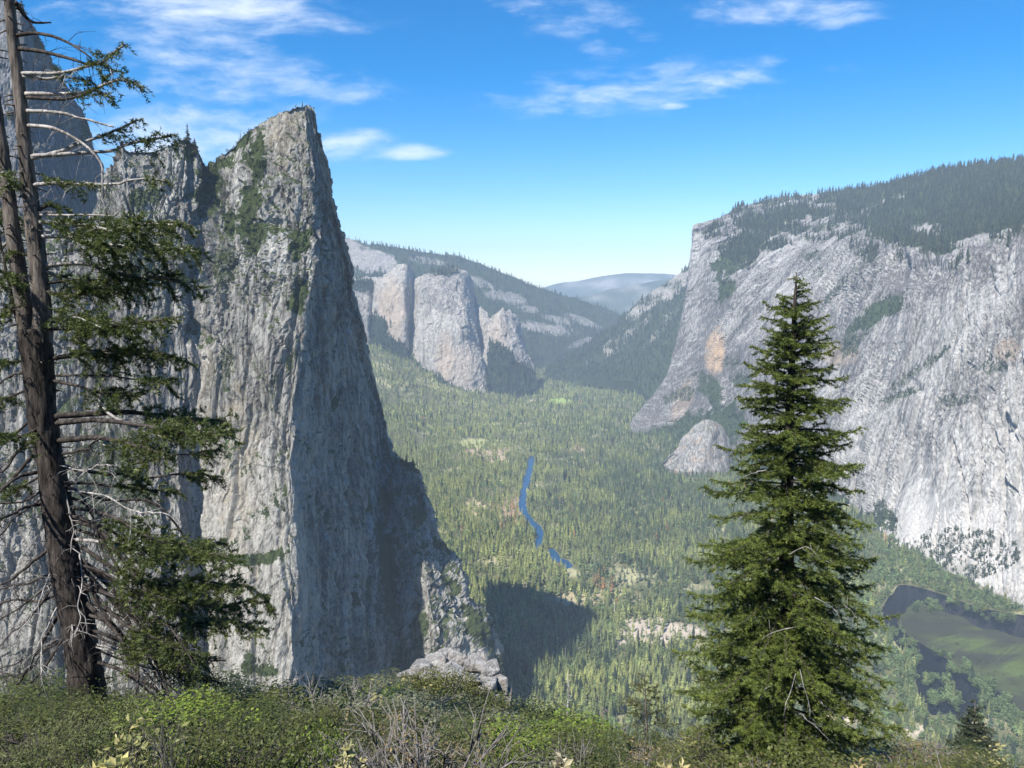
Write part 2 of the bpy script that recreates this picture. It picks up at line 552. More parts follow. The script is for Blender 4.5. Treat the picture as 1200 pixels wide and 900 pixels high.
# ------------------------------------------------------------------ water and meadow, polygons laid on the valley floor
def poly_sheet(name, px_list, z, mat, label, subdiv=0, jitter=0.0, colfn=None):
    pts = np.array([floor_pt(a, b, z) for a, b in px_list])
    pts = np.concatenate([pts, pts[:1]])
    pts = spline(pts, 8 * len(px_list))[:-1]
    if jitter:
        pts[:, :2] += jitter * np.stack([fbm(pts / 38.0, 3, 3, .6), fbm(pts / 38.0, 3, 4, .6)], -1)
    bm = bmesh.new()
    vs = [bm.verts.new(p) for p in pts]
    f = bm.faces.new(vs)
    bmesh.ops.triangulate(bm, faces=[f])
    if subdiv:
        for _ in range(subdiv):
            bmesh.ops.subdivide_edges(bm, edges=bm.edges[:], cuts=1, use_grid_fill=False)
    bm.normal_update()
    if sum(f.normal.z for f in bm.faces) < 0:
        bmesh.ops.reverse_faces(bm, faces=bm.faces[:])
    me = bpy.data.meshes.new(name)
    bm.to_mesh(me); bm.free()
    me.materials.append(mat)
    if colfn:
        v = np.zeros(len(me.vertices) * 3); me.vertices.foreach_get('co', v)
        c = colfn(v.reshape(-1, 3))
        at = me.attributes.new('Col', 'FLOAT_COLOR', 'POINT')
        at.data.foreach_set('color', np.concatenate([c, np.ones((len(c), 1))], 1).astype(np.float32).ravel())
    o = add_obj(name, me)
    tag(o, label, kind='structure')
    return pts[:, :2]

RIVER_MID = [(620, 534), (617.5, 548), (614, 560), (610.5, 574), (609, 586), (610, 598), (615, 608), (625, 618), (629, 630), (626, 642), (631, 643), (637, 631),
             (635, 619), (625, 609), (618.5, 599), (617, 587), (618, 575), (622, 563), (626, 549), (625.5, 536)]
RIVER_MID2 = [(640, 645), (646, 655), (660, 664), (666, 674), (674, 674), (672, 662), (656, 652), (648, 643)]
RIVER_BEND = [(1032, 712), (1046, 696), (1056, 685), (1085, 690), (1108, 698), (1150, 712), (1230, 726), (1330, 745), (1330, 860), (1215, 846),
              (1180, 842), (1150, 835), (1132, 850), (1110, 836), (1088, 836), (1076, 810), (1072, 775), (1052, 757), (1040, 738)]
BAR_A = [(1053, 732), (1060, 717), (1072, 706), (1086, 709), (1100, 713), (1114, 719), (1127, 722), (1140, 731), (1152, 737), (1168, 738), (1184, 744), (1204, 748), (1240, 756), (1330, 775),
         (1330, 832), (1210, 838), (1185, 822), (1165, 808), (1150, 796), (1128, 788), (1108, 772), (1090, 760), (1068, 748)]
river_polys = []
river_polys.append(poly_sheet('river', RIVER_MID, -699.4, M['river_blue'], 'blue ribbon of river in the middle of the wooded valley', 0, 13))
river_polys.append(poly_sheet('river', RIVER_MID2, -699.4, M['river_blue'], 'short glimpse of river below the blue ribbon', 0, 9))
river_polys.append(poly_sheet('river', RIVER_BEND, -699.6, M['river_dark'], 'dark river bend round the meadow at lower right', 0, 8))
def bar_col(v):
    px, py, _ = proj(v)
    # the green tongue runs from (1115,745) down to (1205,790)
    t = np.clip((px - 1112) / 95, 0, 1)
    d = np.abs(py - (747 + 40 * t)) / (5 + 14 * t)
    g = sstep(1.3, 0.3, d) * (px > 1105) + 0.5 * sstep(1.2, 0.4, np.abs(py - (757 + 0.55 * (px - 1088))) / 6) * (px > 1085)
    return np.stack([np.clip(g, 0, 1), 0 * g, 0 * g], -1)
bar_poly = poly_sheet('meadow', BAR_A, -699.1, M['meadow'], 'grassy bar with a green tongue inside the dark river bend', 3, 10, bar_col)

def in_poly(x, y, poly):
    x = np.asarray(x); y = np.asarray(y)
    inside = np.zeros(x.shape, bool)
    n = len(poly)
    j = n - 1
    for i in range(n):
        xi, yi = poly[i]; xj, yj = poly[j]
        c = ((yi > y) != (yj > y)) & (x < (xj - xi) * (y - yi) / (yj - yi + 1e-12) + xi)
        inside ^= c
        j = i
    return inside
# ------------------------------------------------------------------ mountains: lofted walls in world space, then broken up with noise
def cr_resample(pts, n, wpts=None):
    """pts: photo (px,py,Y) polyline -> n world points spaced evenly along the picture-size length"""
    q = np.asarray(pts, float)
    w = W(q[:, 0], q[:, 1], q[:, 2])
    d = np.hypot(np.diff(q[:, 0]), np.diff(q[:, 1])) + 1e-3
    s = np.concatenate([[0], np.cumsum(d)]); t = np.linspace(0, s[-1], n)
    k = np.clip(np.searchsorted(s, t, side='right') - 1, 0, len(q) - 2)
    u = ((t - s[k]) / d[k])[:, None]
    ext = np.concatenate([2 * w[:1] - w[1:2], w, 2 * w[-1:] - w[-2:-1]])
    p0, p1, p2, p3 = ext[k], ext[k + 1], ext[k + 2], ext[k + 3]
    a = 0.36
    m1 = a * (p2 - p0); m2 = a * (p3 - p1)
    h1 = 2 * u**3 - 3 * u**2 + 1; h2 = u**3 - 2 * u**2 + u; h3 = -2 * u**3 + 3 * u**2; h4 = u**3 - u**2
    return h1 * p1 + h2 * m1 + h3 * p2 + h4 * m2

def hermite_cols(C, ks):
    """interpolate columns C (ncol, n, 3) with ks[i] sub-steps in the i-th gap"""
    ext = np.concatenate([2 * C[:1] - C[1:2], C, 2 * C[-1:] - C[-2:-1]])
    outp = []
    for i in range(len(C) - 1):
        p0, p1, p2, p3 = ext[i], ext[i + 1], ext[i + 2], ext[i + 3]
        a = 0.30
        m1, m2 = a * (p2 - p0), a * (p3 - p1)
        for u in np.arange(ks[i]) / ks[i]:
            h1 = 2 * u**3 - 3 * u**2 + 1; h2 = u**3 - 2 * u**2 + u; h3 = -2 * u**3 + 3 * u**2; h4 = u**3 - u**2
            outp.append(h1 * p1 + h2 * m1 + h3 * p2 + h4 * m2)
    outp.append(C[-1])
    return np.array(outp)

CUR = {}

def grid_normals(G):
    du = np.gradient(G, axis=0); dv = np.gradient(G, axis=1)
    n = np.cross(du, dv)
    n /= np.linalg.norm(n, axis=-1, keepdims=True) + 1e-9
    return n

def blob_mask(px, py, blobs, wob):
    m = np.zeros(px.shape)
    for b in blobs:
        cx, cy, rx, ry = b[:4]
        r = radians(b[4]) if len(b) > 4 else 0.0
        amp = b[5] if len(b) > 5 else 1.0
        dx, dy = px - cx, py - cy
        u = (dx * cos(r) + dy * sin(r)) / rx; v = (-dx * sin(r) + dy * cos(r)) / ry
        m = np.maximum(m, amp * sstep(1.25, 0.55, np.hypot(u, v) + wob))
    return m

def mountain(name, cols, n, step, disp, paint, mat, label, back=(70, 260), foot=60, smooth=False, colsteps=None, back_y=(30, 240), kind='structure', shift=None):
    """cols: front lines from foot to top in (px, py, Y). Each gets a foot below ground and a back side behind the top."""
    F = []
    wid = []
    for c in cols:
        fr = cr_resample(c, n)
        p = c[-1]
        b1 = W(p[0], p[1] + back_y[0], p[2] + back[0])
        b2 = W(p[0], p[1] + back_y[1], p[2] + back[1])
        b3 = W(p[0], p[1] + 2.2 * back_y[1], p[2] + 1.6 * back[1])
        ft = fr[0] - np.array([0, 0, foot])
        bk = []
        for s, e, k in ((fr[-1], b1, 6), (b1, b2, 6), (b2, b3, 5)):
            for u in (np.arange(k) + 1) / k: bk.append(s * (1 - u) + e * u)
        F.append(np.concatenate([[ft], fr, bk]))
    C = np.array(F)
    px, py, _ = proj(C[:, 1:n + 1])
    gap = np.hypot(np.diff(px, axis=0), np.diff(py, axis=0)).mean(1)
    ks = np.maximum(2, np.round(gap / step).astype(int))
    G = hermite_cols(C, ks)
    Nn = grid_normals(G)
    # face the normals at the viewer's side
    px, py, dep = proj(G)
    vis = (Nn * G).sum(-1)[:, n // 2].mean()
    sgn = -1.0 if vis > 0 else 1.0
    Nn = Nn * sgn
    nu, nv = G.shape[:2]
    P = G.reshape(-1, 3); Nf = Nn.reshape(-1, 3)
    row = np.tile(np.arange(nv), nu)
    front = (row > 0) & (row <= n)
    amt = np.where(front, 1.0, 0.6)
    # distances along the face: u across, v up from the foot
    mid = G[:, n // 2]
    uu_ = np.concatenate([[0], np.cumsum(np.linalg.norm(np.diff(mid, axis=0), axis=1))])
    vv_ = np.concatenate([np.zeros((nu, 1)), np.cumsum(np.linalg.norm(np.diff(G, axis=1), axis=2), axis=1)], 1)
    CUR['uv'] = np.stack([np.repeat(uu_, nv), vv_.ravel(), 0 * vv_.ravel()], -1)
    D = disp(P, Nf, px.ravel(), py.ravel()) * amt
    P2 = P + Nf * D[:, None]
    if shift is not None: P2 = P2 + shift(P) * front[:, None]
    P2[:, 2] = np.maximum(P2[:, 2], FLOOR - 100.0 + .002 * np.arange(len(P2)) / len(P2))
    N2 = grid_normals(P2.reshape(nu, nv, 3)).reshape(-1, 3) * sgn
    px2, py2, _ = proj(P2)
    col = paint(P2, N2, px2, py2)
    fc = grid_faces(nu, nv)
    if sgn < 0: fc = fc[:, ::-1]
    me = mesh_np(name, P2, [fc], [mat], smooth, col)
    o = add_obj(name, me)
    tag(o, label, kind=kind)
    return dict(P=P2, N=N2, px=px2, py=py2, col=col, front=front, obj=o)

def aniso(P, lx, ly, lz):
    return P / np.array([lx, ly, lz])

# ---------- the granite spire (and the lower wall joined to it)
A_ = [
 [(-170,1040,600),(-160,500,760),(-160,150,860)],
 [(0,1030,610),(0,500,770),(0,235,880)],
 [(70,1020,620),(70,500,780),(80,340,850),(88,270,900)],
 [(118,1020,625),(115,500,785),(122,300,850),(124,196,900)],
 [(136,1010,630),(134,500,790),(134,300,845),(134,187,900)],
 [(150,1010,630),(146,500,780),(142,300,830),(142,164,885)],
 [(162,1010,630),(158,500,780),(156,300,832),(152,175,886)],
 [(185,1010,630),(180,500,785),(180,300,840),(182,174,890)],
 [(200,1010,635),(196,500,792),(196,300,845),(199,168,892)],
 [(216,1010,640),(212,500,800),(212,300,850),(219,158,900)],
 [(232,1010,650),(227,720,750),(213,570,795),(221,440,826),(212,350,845),(227,270,880),(233,172,912)],
 [(246,1010,655),(240,720,762),(226,570,806),(234,440,838),(224,350,862),(239,265,896),(241,190,940)],
 [(260,1010,655),(257,720,742),(239,570,795),(248,440,826),(237,350,856),(251,270,886),(254,184,938)],
 [(270,1010,650),(266,500,805),(268,300,862),(272,170,930)],
 [(288,1010,640),(282,500,800),(286,300,850),(292,152,920)],
 [(305,1010,640),(300,500,795),(305,300,845),(313,141,908)],
 [(324,1010,638),(318,500,788),(330,300,838),(330,131,898)],
 [(340,1010,636),(336,500,786),(355,300,834),(346,124,890)],
 [(348,1010,638),(346,500,790),(368,300,838),(358,123,891)],
 [(362,1010,660),(360,500,822),(371,300,860),(361,125,896)],
 [(400,1010,700),(392,500,905),(380,300,905),(364,127,902)],
 [(450,1010,760),(440,760,860),(430,640,930),(418,520,985),(391,330,958),(365,130,907)],
 [(478,960,860),(466,760,935),(457,660,985),(446,580,1045),(424,430,1075),(400,310,1000),(366,131,911)],
 [(530,900,870),(514,780,900),(501,690,935),(482,605,995),(466,553,1050),(450,512,1112),(428,420,1090),(404,310,1008),(368,134,914)],
 [(570,870,915),(555,790,930),(536,710,960),(508,636,1010),(492,580,1035),(478,545,1062),(456,524,1116),(430,415,1100),(406,325,1050),(392,280,1016),(369,150,925),(366.5,133,914)],
 [(604,850,985),(595,805,993),(586,768,1000),(573,726,1005),(551,704,1010),(545,676,1018),(537,654,1024),(516,640,1030),(510,620,1036),(501,592,1044),(497,574,1052),(493,553,1062),(485,545,1072),(470,539,1100),(457,530,1122),(451,503,1130),(430,410,1110),(410,340,1070),(397,283,1020),(372,160,935),(367,133,915)],
 [(560,850,1250),(520,700,1300),(470,560,1330),(440,500,1330),(415,400,1250),(393,290,1120),(371,170,980),(366.5,136,935)],
]
spire_veg = [(222,175,8,16,0),(245,215,16,34,8),(262,190,14,10),(285,165,16,8,-28,.9),(300,190,12,30,10),(292,245,14,34,8),(270,260,9,18),(300,275,10,24),
 (352,285,12,18),(350,350,10,26,10,.8),(340,425,6,20,10,.55),(262,310,14,40,5,.45),(265,430,12,34,0,.42),(318,460,12,24,0,.36),
 (300,655,34,7,-3,.95),(312,785,12,10,0,.8),(290,780,8,14,0,.8),(170,230,26,14,-10,.6),(160,300,40,50,0,.45),(120,560,60,60,0,.45),
 (455,665,12,60,-6,1.),(452,585,10,22,0,.9),(485,548,14,5,10,1.),(492,600,7,18,0,.7),(520,640,14,8,30,.8),(490,740,10,40,0,.85),(560,735,14,30,-35,.95),(590,800,18,30,0,.95),
 (470,790,16,40,0,.6),(530,690,9,20,-30,.7),(425,760,20,40,0,.35),(390,560,8,60,0,.25),(510,790,10,30,0,.5)]

def spire_disp(P, Nf, px, py):
    S = CUR['uv'].copy()
    S[:, 0] += 1.1 * noise(P / 9.0, 3) + 5.0 * noise(P / 90.0, 13)
    S[:, 1] += 5 * noise(P / 25.0, 15)
    S[:, 0] += 0.022 * S[:, 1] * noise(aniso(P, 60, 60, 400), 16)          # joints run at slightly different leans
    CUR['slab'] = S
    broken = sstep(-0.22, 0.30, fbm(aniso(P, 70, 70, 110), 2, 12) + 0.16 * sstep(420, 260, py) - 0.25 * ((px > 300) & (px < 372)) * sstep(480, 580, py))
    right = sstep(358, 385, px)
    d = 9.0 * fbm(P / 95.0, 3, 11)
    for sc_, st_, sd_, bl_, tl_, dp_ in ((40, 4.6, 5, 8.5, 9, 5), (15, 3.6, 9, 4.2, 5, 2.6), (6.5, 2.6, 19, 2.0, 2.6, 1.0)):
        c1, c2, r1, r2, off = cells(aniso(S, sc_, st_ * sc_, 1), sd_)
        k_ = 1.0 if sc_ > 30 else 0.40 + 0.75 * broken
        e_ = sstep(0.0, 0.10, c2 - c1)
        d += (bl_ * (r1 - .5) * e_ + tl_ * (r2 - .5) * off[:, 0] * e_ - dp_ * (1 - e_)) * k_
    # upper part and right shoulder: rubbly blocks of no clear run
    rub = np.clip(broken * sstep(470, 250, py) + sstep(452, 490, px) * sstep(520, 560, py) + .35 * broken * (px < 215) + .30, 0, 1)
    wp = P + 2.0 * np.stack([noise(P / 10.0, 3), noise(P / 10.0, 4), noise(P / 10.0, 6)], -1)
    for sc_, sd_, bl_ in ((19, 51, 6.5), (8, 52, 3.6), (4, 53, 1.6)):
        c1, c2, r1, r2, off = cells(aniso(wp, sc_, sc_, 2.1 * sc_), sd_)
        d += (bl_ * (r1 - .5) + 1.2 * bl_ * (r2 - .5) * off[:, 0]) * rub
    d += 2.0 * ridged(aniso(P, 6, 6, 12), 4, 43, 0.65) * np.maximum(.4 * broken, rub)
    d += 4.0 * ridged(aniso(S, 15, 220, 1), 4, 48, 0.6) * right
    S2 = S.copy(); S2[:, 0] += .55 * S2[:, 1]; S3 = S.copy(); S3[:, 0] -= .30 * S3[:, 1]
    d -= 24 * np.clip(ridged(aniso(S, 34, 520, 1), 2, 41) - 0.77, 0, 1)          # long joints
    d -= 18 * np.clip(ridged(aniso(S2, 45, 260, 1), 2, 46) - 0.80, 0, 1) + 18 * np.clip(ridged(aniso(S3, 38, 300, 1), 2, 45) - 0.79, 0, 1)   # slanting cracks
    return d * (0.40 + 0.60 * sstep(120, 230, py))

def spire_paint(P, Nf, px, py):
    wob = 1.5 * fbm(P / 15.0, 4, 61, .6)
    veg = 1.3 * blob_mask(px, py, spire_veg, wob)
    ledge = sstep(0.36, 0.62, Nf[:, 2]) * sstep(-0.22, 0.12, fbm(P / 40.0, 2, 66) + .12 * sstep(420, 200, py)) * 0.95
    veg = np.maximum(veg, ledge)
    wv = np.stack([noise(P / 20.0, 3), noise(P / 20.0, 4), noise(P / 20.0, 6)], -1) * 8.0
    k1 = cells(aniso(P + wv, 30, 30, 90), 55)[2]; k2 = cells(aniso(P + wv, 9, 9, 26), 56)[2]
    tone = 0.50 + 0.45 * fbm(aniso(P, 60, 60, 160), 3, 70) + 0.75 * fbm(aniso(CUR['slab'], 5, 120, 1), 4, 71, .6) + 0.18 * fbm(P / 9.0, 2, 73) + 0.22 * (k1 - .5) + 0.20 * (k2 - .5)
    # the clean lower face is paler, the upper and left parts more weathered
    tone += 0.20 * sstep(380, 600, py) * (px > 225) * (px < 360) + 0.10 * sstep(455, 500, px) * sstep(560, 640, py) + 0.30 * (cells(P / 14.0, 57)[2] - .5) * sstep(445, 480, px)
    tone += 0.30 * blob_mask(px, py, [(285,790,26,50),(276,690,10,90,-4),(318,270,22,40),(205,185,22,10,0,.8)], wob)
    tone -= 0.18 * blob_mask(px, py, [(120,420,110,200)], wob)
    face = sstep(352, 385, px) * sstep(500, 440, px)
    tone += face * (-0.16 + 1.3 * fbm(aniso(CUR['slab'], 9, 170, 1), 4, 74, .65))  # dark streaked rock, its tone lowered further to deepen the right face's shade
    warm = 0.07 + 0.55 * blob_mask(px, py, [(330,160,30,40),(280,560,22,120),(350,620,30,30,0,.4),(240,470,18,90,0,.6)], wob) * (0.5 + fbm(P / 14.0, 3, 75))
    return np.stack([np.clip(tone, 0, 1), np.clip(veg, 0, 1), np.clip(warm, 0, 1)], -1)

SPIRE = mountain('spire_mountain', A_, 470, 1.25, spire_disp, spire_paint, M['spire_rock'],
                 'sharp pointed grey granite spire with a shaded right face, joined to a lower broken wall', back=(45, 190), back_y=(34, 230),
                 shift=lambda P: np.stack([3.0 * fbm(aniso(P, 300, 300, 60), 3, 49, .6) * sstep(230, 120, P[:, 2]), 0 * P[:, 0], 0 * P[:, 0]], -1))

B_ = [
 [(-210,640,1000),(-200,0,1150),(-200,-110,1200)],
 [(-90,640,1000),(-80,150,1100),(-60,-30,1200)],
 [(0,640,985),(-6,300,1080),(2,100,1150),(6,6,1190)],
 [(40,640,980),(28,300,1085),(22,150,1150),(20,6,1190)],
 [(70,640,990),(48,300,1095),(32,150,1155),(25,9,1192)],
 [(120,640,1100),(90,300,1180),(57,130,1200),(28,16,1205)],
 [(150,640,1300),(132,300,1330),(120,205,1320),(109,178,1310),(103,163,1300),(85,118,1280),(65,82,1260),(50,57,1240),(36,42,1230),(30,20,1215)],
 [(120,640,1500),(115,300,1500),(95,170,1450),(60,90,1380),(30,26,1290)],
]
def butt_disp(P, Nf, px, py):
    d = 12 * fbm(P / 110.0, 3, 12)
    c1, c2, r1, r2, off = cells(aniso(P, 50, 50, 190), 6)
    d += 9 * (r1 - .5) + 8 * (r2 - .5) * off[:, 0]
    d += 6 * ridged(aniso(P, 30, 30, 150), 4, 8, 0.6)
    return d + 2.0 * ridged(aniso(P, 9, 9, 25), 3, 13)
def butt_paint(P, Nf, px, py):
    wob = 1.3 * fbm(P / 20.0, 4, 62, .6)
    veg = 0.8 * sstep(0.5, 0.8, Nf[:, 2]) + 0.0 * px
    veg = np.maximum(veg, blob_mask(px, py, [(72,78,14,20,50,.8),(48,50,8,14,0,.7),(100,150,8,18,0,.7),(20,135,14,8,0,.8)], wob))
    tone = 0.10 + 0.25 * fbm(aniso(P, 60, 60, 160), 3, 70) + 0.2 * fbm(aniso(P, 7, 7, 80), 3, 71)  # low base tone: the buttress's shade is put into the rock colour
    tone += 0.3 * (px < 24)  # sunlit left part painted lighter than the shaded side
    return np.stack([np.clip(tone, 0, 1), np.clip(veg, 0, 1), 0 * tone], -1)
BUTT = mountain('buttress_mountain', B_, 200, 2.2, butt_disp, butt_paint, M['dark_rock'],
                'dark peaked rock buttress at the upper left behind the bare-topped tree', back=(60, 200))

# ---------- the great wall on the right
E_ = [
 [(770,540,3700),(795,440,3800),(816,340,3900),(822,276,4000)],
 [(733,508,3385),(742,490,3400),(760,470,3420),(780,440,3450),(795,390,3480),(805,340,3520),(808,300,3560),(814,266,3600)],
 [(752,516,3250),(775,470,3350),(795,410,3420),(812,340,3470),(816,288,3510),(824,262,3620)],
 [(775,524,3120),(796,475,3260),(815,405,3350),(828,335,3410),(832,285,3450),(840,257,3650)],
 [(790,535,2980),(806,490,3140),(822,425,3250),(842,350,3320),(847,300,3400),(854,266,3520),(862,244,3800)],
 [(815,552,2800),(828,490,3000),(840,410,3130),(852,345,3230),(864,295,3370),(874,262,3570),(880,239,3900)],
 [(845,562,2650),(856,480,2880),(866,400,3020),(876,340,3150),(888,290,3320),(902,258,3600),(910,232,4000)],
 [(880,575,2500),(890,490,2700),(900,400,2880),(908,340,3030),(922,290,3230),(938,252,3580),(950,228,4000)],
 [(940,590,2330),(945,490,2500),(952,400,2690),(962,330,2880),(978,285,3090),(988,255,3400),(1000,222,3900)],
 [(975,600,2230),(976,490,2400),(980,400,2590),(986,330,2740),(998,287,2930),(1010,258,3300),(1026,218,3800)],
 [(1000,612,2120),(1000,500,2300),(1005,400,2470),(1012,330,2600),(1022,285,2760),(1032,262,3200),(1050,212,3700)],
 [(1028,630,1990),(1030,510,2190),(1034,400,2370),(1042,330,2490),(1048,287,2620),(1056,264,3050),(1075,206,3600)],
 [(1055,640,1880),(1058,520,2080),(1062,400,2230),(1068,330,2370),(1074,290,2480),(1084,265,2900),(1100,200,3500)],
 [(1110,668,1690),(1110,540,1890),(1115,400,2070),(1120,330,2200),(1126,294,2300),(1132,265,2700),(1145,194,3400)],
 [(1150,688,1590),(1148,550,1780),(1150,400,1970),(1152,330,2110),(1156,288,2210),(1160,258,2640),(1172,190,3350)],
 [(1190,704,1500),(1186,560,1680),(1185,400,1880),(1186,320,2030),(1190,272,2130),(1192,248,2580),(1200,187,3300)],
 [(1270,740,1350),(1270,400,1700),(1264,265,1950),(1262,240,2400),(1270,176,3200)],
 [(1420,800,1150),(1420,400,1500),(1420,235,1800),(1420,150,3000)],
]
def rim_y(px):
    return np.interp(px, [830, 870, 940, 1000, 1020, 1060, 1100, 1140, 1200, 1300], [255, 285, 262, 262, 285, 287, 296, 284, 262, 250])
wall_veg = [(930,400,40,5,-45,.45),(1075,435,50,5,-35,.5),(1130,380,40,5,-55,.4),(985,335,40,5,-50,.45),(868,296,18,40,52,1.),(850,338,10,16,30,1.),(905,255,46,14,-14,.95),(1020,372,34,12,-40,.95),(1045,360,24,10,-30,.9),(1000,400,12,30,40,.6),
 (800,462,34,8,-22,.55),(835,460,14,26,-30,.9),(800,505,50,16,-22,1.0),(850,500,34,26,-20,1.),(900,540,50,20,0,.9),(975,590,24,14,0,.9),(1040,610,26,16,20,.85),
 (1060,462,34,5,-18,.6),(1150,600,40,30,0,.2),(870,445,14,10,0,.7),(1165,430,30,14,-15,.45),(1120,470,30,8,-10,.45),(858,425,10,10,0,.5),(1085,380,30,8,-30,.35)]
def wall_disp(P, Nf, px, py):
    S = CUR['uv'].copy()
    w = 5.0 * noise(P / 40.0, 3) + 16.0 * noise(P / 200.0, 13)
    lean = 0.75 * sstep(1230, 900, px)      # slabs lean, less so towards the right
    S[:, 0] += w - lean * S[:, 1]
    S[:, 1] += 25.0 * noise(P / 120.0, 14)
    CUR['slab'] = S
    d = 36 * fbm(P / 330.0, 3, 14)
    rough = 0.25 + 1.2 * sstep(-0.2, 0.35, fbm(aniso(P, 220, 220, 260), 2, 30))
    for sc_, sd_, bl_, tl_, dp_ in ((110, 60, 15, 24, 10), (42, 61, 7.5, 10, 7), (17, 62, 3.2, 4.0, 2.5)):
        c1, c2, r1, r2, off = cells(aniso(S, sc_, 4.2 * sc_, 1), sd_)
        k_ = rough if sc_ < 100 else 1.0
        e_ = sstep(0.0, 0.10, c2 - c1)               # blocks rise steeply from the joint between them
        d += (bl_ * (r1 - .5) * e_ + tl_ * (r2 - .5) * off[:, 0] * e_ - dp_ * (1 - e_)) * k_
    d += 2.2 * ridged(aniso(S, 14, 40, 1), 3, 33, 0.6) * rough
    al = blob_mask(px, py, [(1050,310,16,24,0,1.),(1085,315,26,16,0,.8),(1030,300,10,22,0,.6)], 0 * px)
    d -= 30 * al
    top = sstep(rim_y(px) + 6, rim_y(px) - 10, py)
    smooth_nose = sstep(850, 835, px) * sstep(250, 300, py)
    return d * (1 - 0.55 * top) * (1 - 0.65 * smooth_nose)
def wall_paint(P, Nf, px, py):
    wob = 1.3 * fbm(P / 50.0, 5, 63, .6)
    veg = blob_mask(px, py, wall_veg, wob)
    veg = np.maximum(veg, 0.7 * sstep(0.55, 0.8, Nf[:, 2]) * sstep(0.0, 0.25, fbm(P / 120.0, 3, 64) + 0.1) * sstep(420, 250, py))
    rim = rim_y(px) + 24 * fbm(P / 150.0, 3, 65)
    onrim = sstep(rim + 3, rim - 5, py) * sstep(985, 1030, px + 1.4 * (262 - py))
    bare = blob_mask(px, py, [(1085,270,26,8,-5,.9),(1140,285,26,8,-20,.9),(1020,245,20,6,-35,.9),(1060,226,18,4,-30,.8)], wob)
    veg = np.maximum(veg, np.clip(onrim - bare, 0, 1))
    S = CUR['slab']
    k1 = cells(aniso(S, 110, 462, 1), 60)[2]; k2 = cells(aniso(S, 42, 176, 1), 61)[2]
    tone = 0.29 + 0.55 * fbm(aniso(P, 160, 160, 300), 4, 76) + 0.45 * fbm(aniso(S, 11, 210, 1), 4, 77, .6) + 0.22 * (k1 - .5) + 0.18 * (k2 - .5) + 0.2 * fbm(P / 26.0, 3, 87)
    Sd = S.copy(); Sd[:, 0] -= .8 * Sd[:, 1]
    tone += 1.2 * np.clip(ridged(aniso(Sd, 60, 500, 1), 2, 89) - 0.76, 0, 1)        # pale dykes
    # thin dark seams following the lean of the slabs
    tone -= 0.9 * np.clip(ridged(aniso(S, 60, 600, 1), 2, 88) - 0.70, 0, 1)
    tone += 0.40 * sstep(420, 580, py) * sstep(940, 1050, px) + 0.10 * sstep(1040, 1150, px) - 0.10 * sstep(960, 880, px) * sstep(300, 360, py)  # paler lower right; shading of the left nose face painted into the tone
    scree = blob_mask(px, py, [(1120,640,80,34,28,1.)], 0.4 * wob)
    tone += 0.22 * scree
    veg = np.where(scree > 0.3, veg * 0.15, veg)
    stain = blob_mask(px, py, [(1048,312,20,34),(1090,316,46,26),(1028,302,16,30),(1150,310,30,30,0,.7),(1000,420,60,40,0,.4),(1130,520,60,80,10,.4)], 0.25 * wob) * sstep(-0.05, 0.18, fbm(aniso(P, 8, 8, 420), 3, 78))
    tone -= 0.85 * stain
    warm = blob_mask(px, py, [(838,412,11,28,8,1.),(990,420,12,8,0,.3),(1180,410,14,16,0,.35),(800,470,10,30,25,.35),(985,415,22,14,0,.35)], 0.5 * wob)
    warm = warm * (0.6 + 0.9 * fbm(aniso(P, 12, 12, 70), 3, 79))
    return np.stack([np.clip(tone, 0, 1), np.clip(veg, 0, 1), np.clip(warm, 0, 1)], -1)
WALL = mountain('cliff_mountain', E_, 440, 1.3, wall_disp, wall_paint, M['wall_rock'],
                'huge pale granite cliff along the right side with a wooded rim', back=(250, 900), back_y=(20, 160))

# a low dark slab standing in front of the great wall's left foot
K_ = [
 [(776,546,2650),(779,541,2640)], [(786,550,2600),(800,516,2660),(806,508,2680)], [(800,553,2560),(815,510,2620),(823,492,2650)],
 [(822,552,2540),(836,506,2610),(838,494,2650)], [(846,556,2560),(852,520,2640),(850,505,2680)], [(860,560,2620),(862,540,2680)],
]
def slab_paint(P, Nf, px, py):
    tone = 0.34 + 0.3 * fbm(aniso(P, 40, 40, 100), 3, 80)
    return np.stack([np.clip(tone, 0, 1), 0.5 * sstep(.5, .8, Nf[:, 2]), 0.25 * sstep(.1, .4, fbm(P / 30.0, 2, 81))], -1)
def slab_disp(P, Nf, px, py):
    return 8 * fbm(P / 60.0, 3, 36) + 12 * facets(aniso(P, 30, 30, 80), 35)
SLAB = mountain('slab_mountain', K_, 60, 1.6, slab_disp, slab_paint, M['wall_rock'], 'small dark rock slab at the left foot of the great cliff', back=(60, 200), back_y=(10, 60))

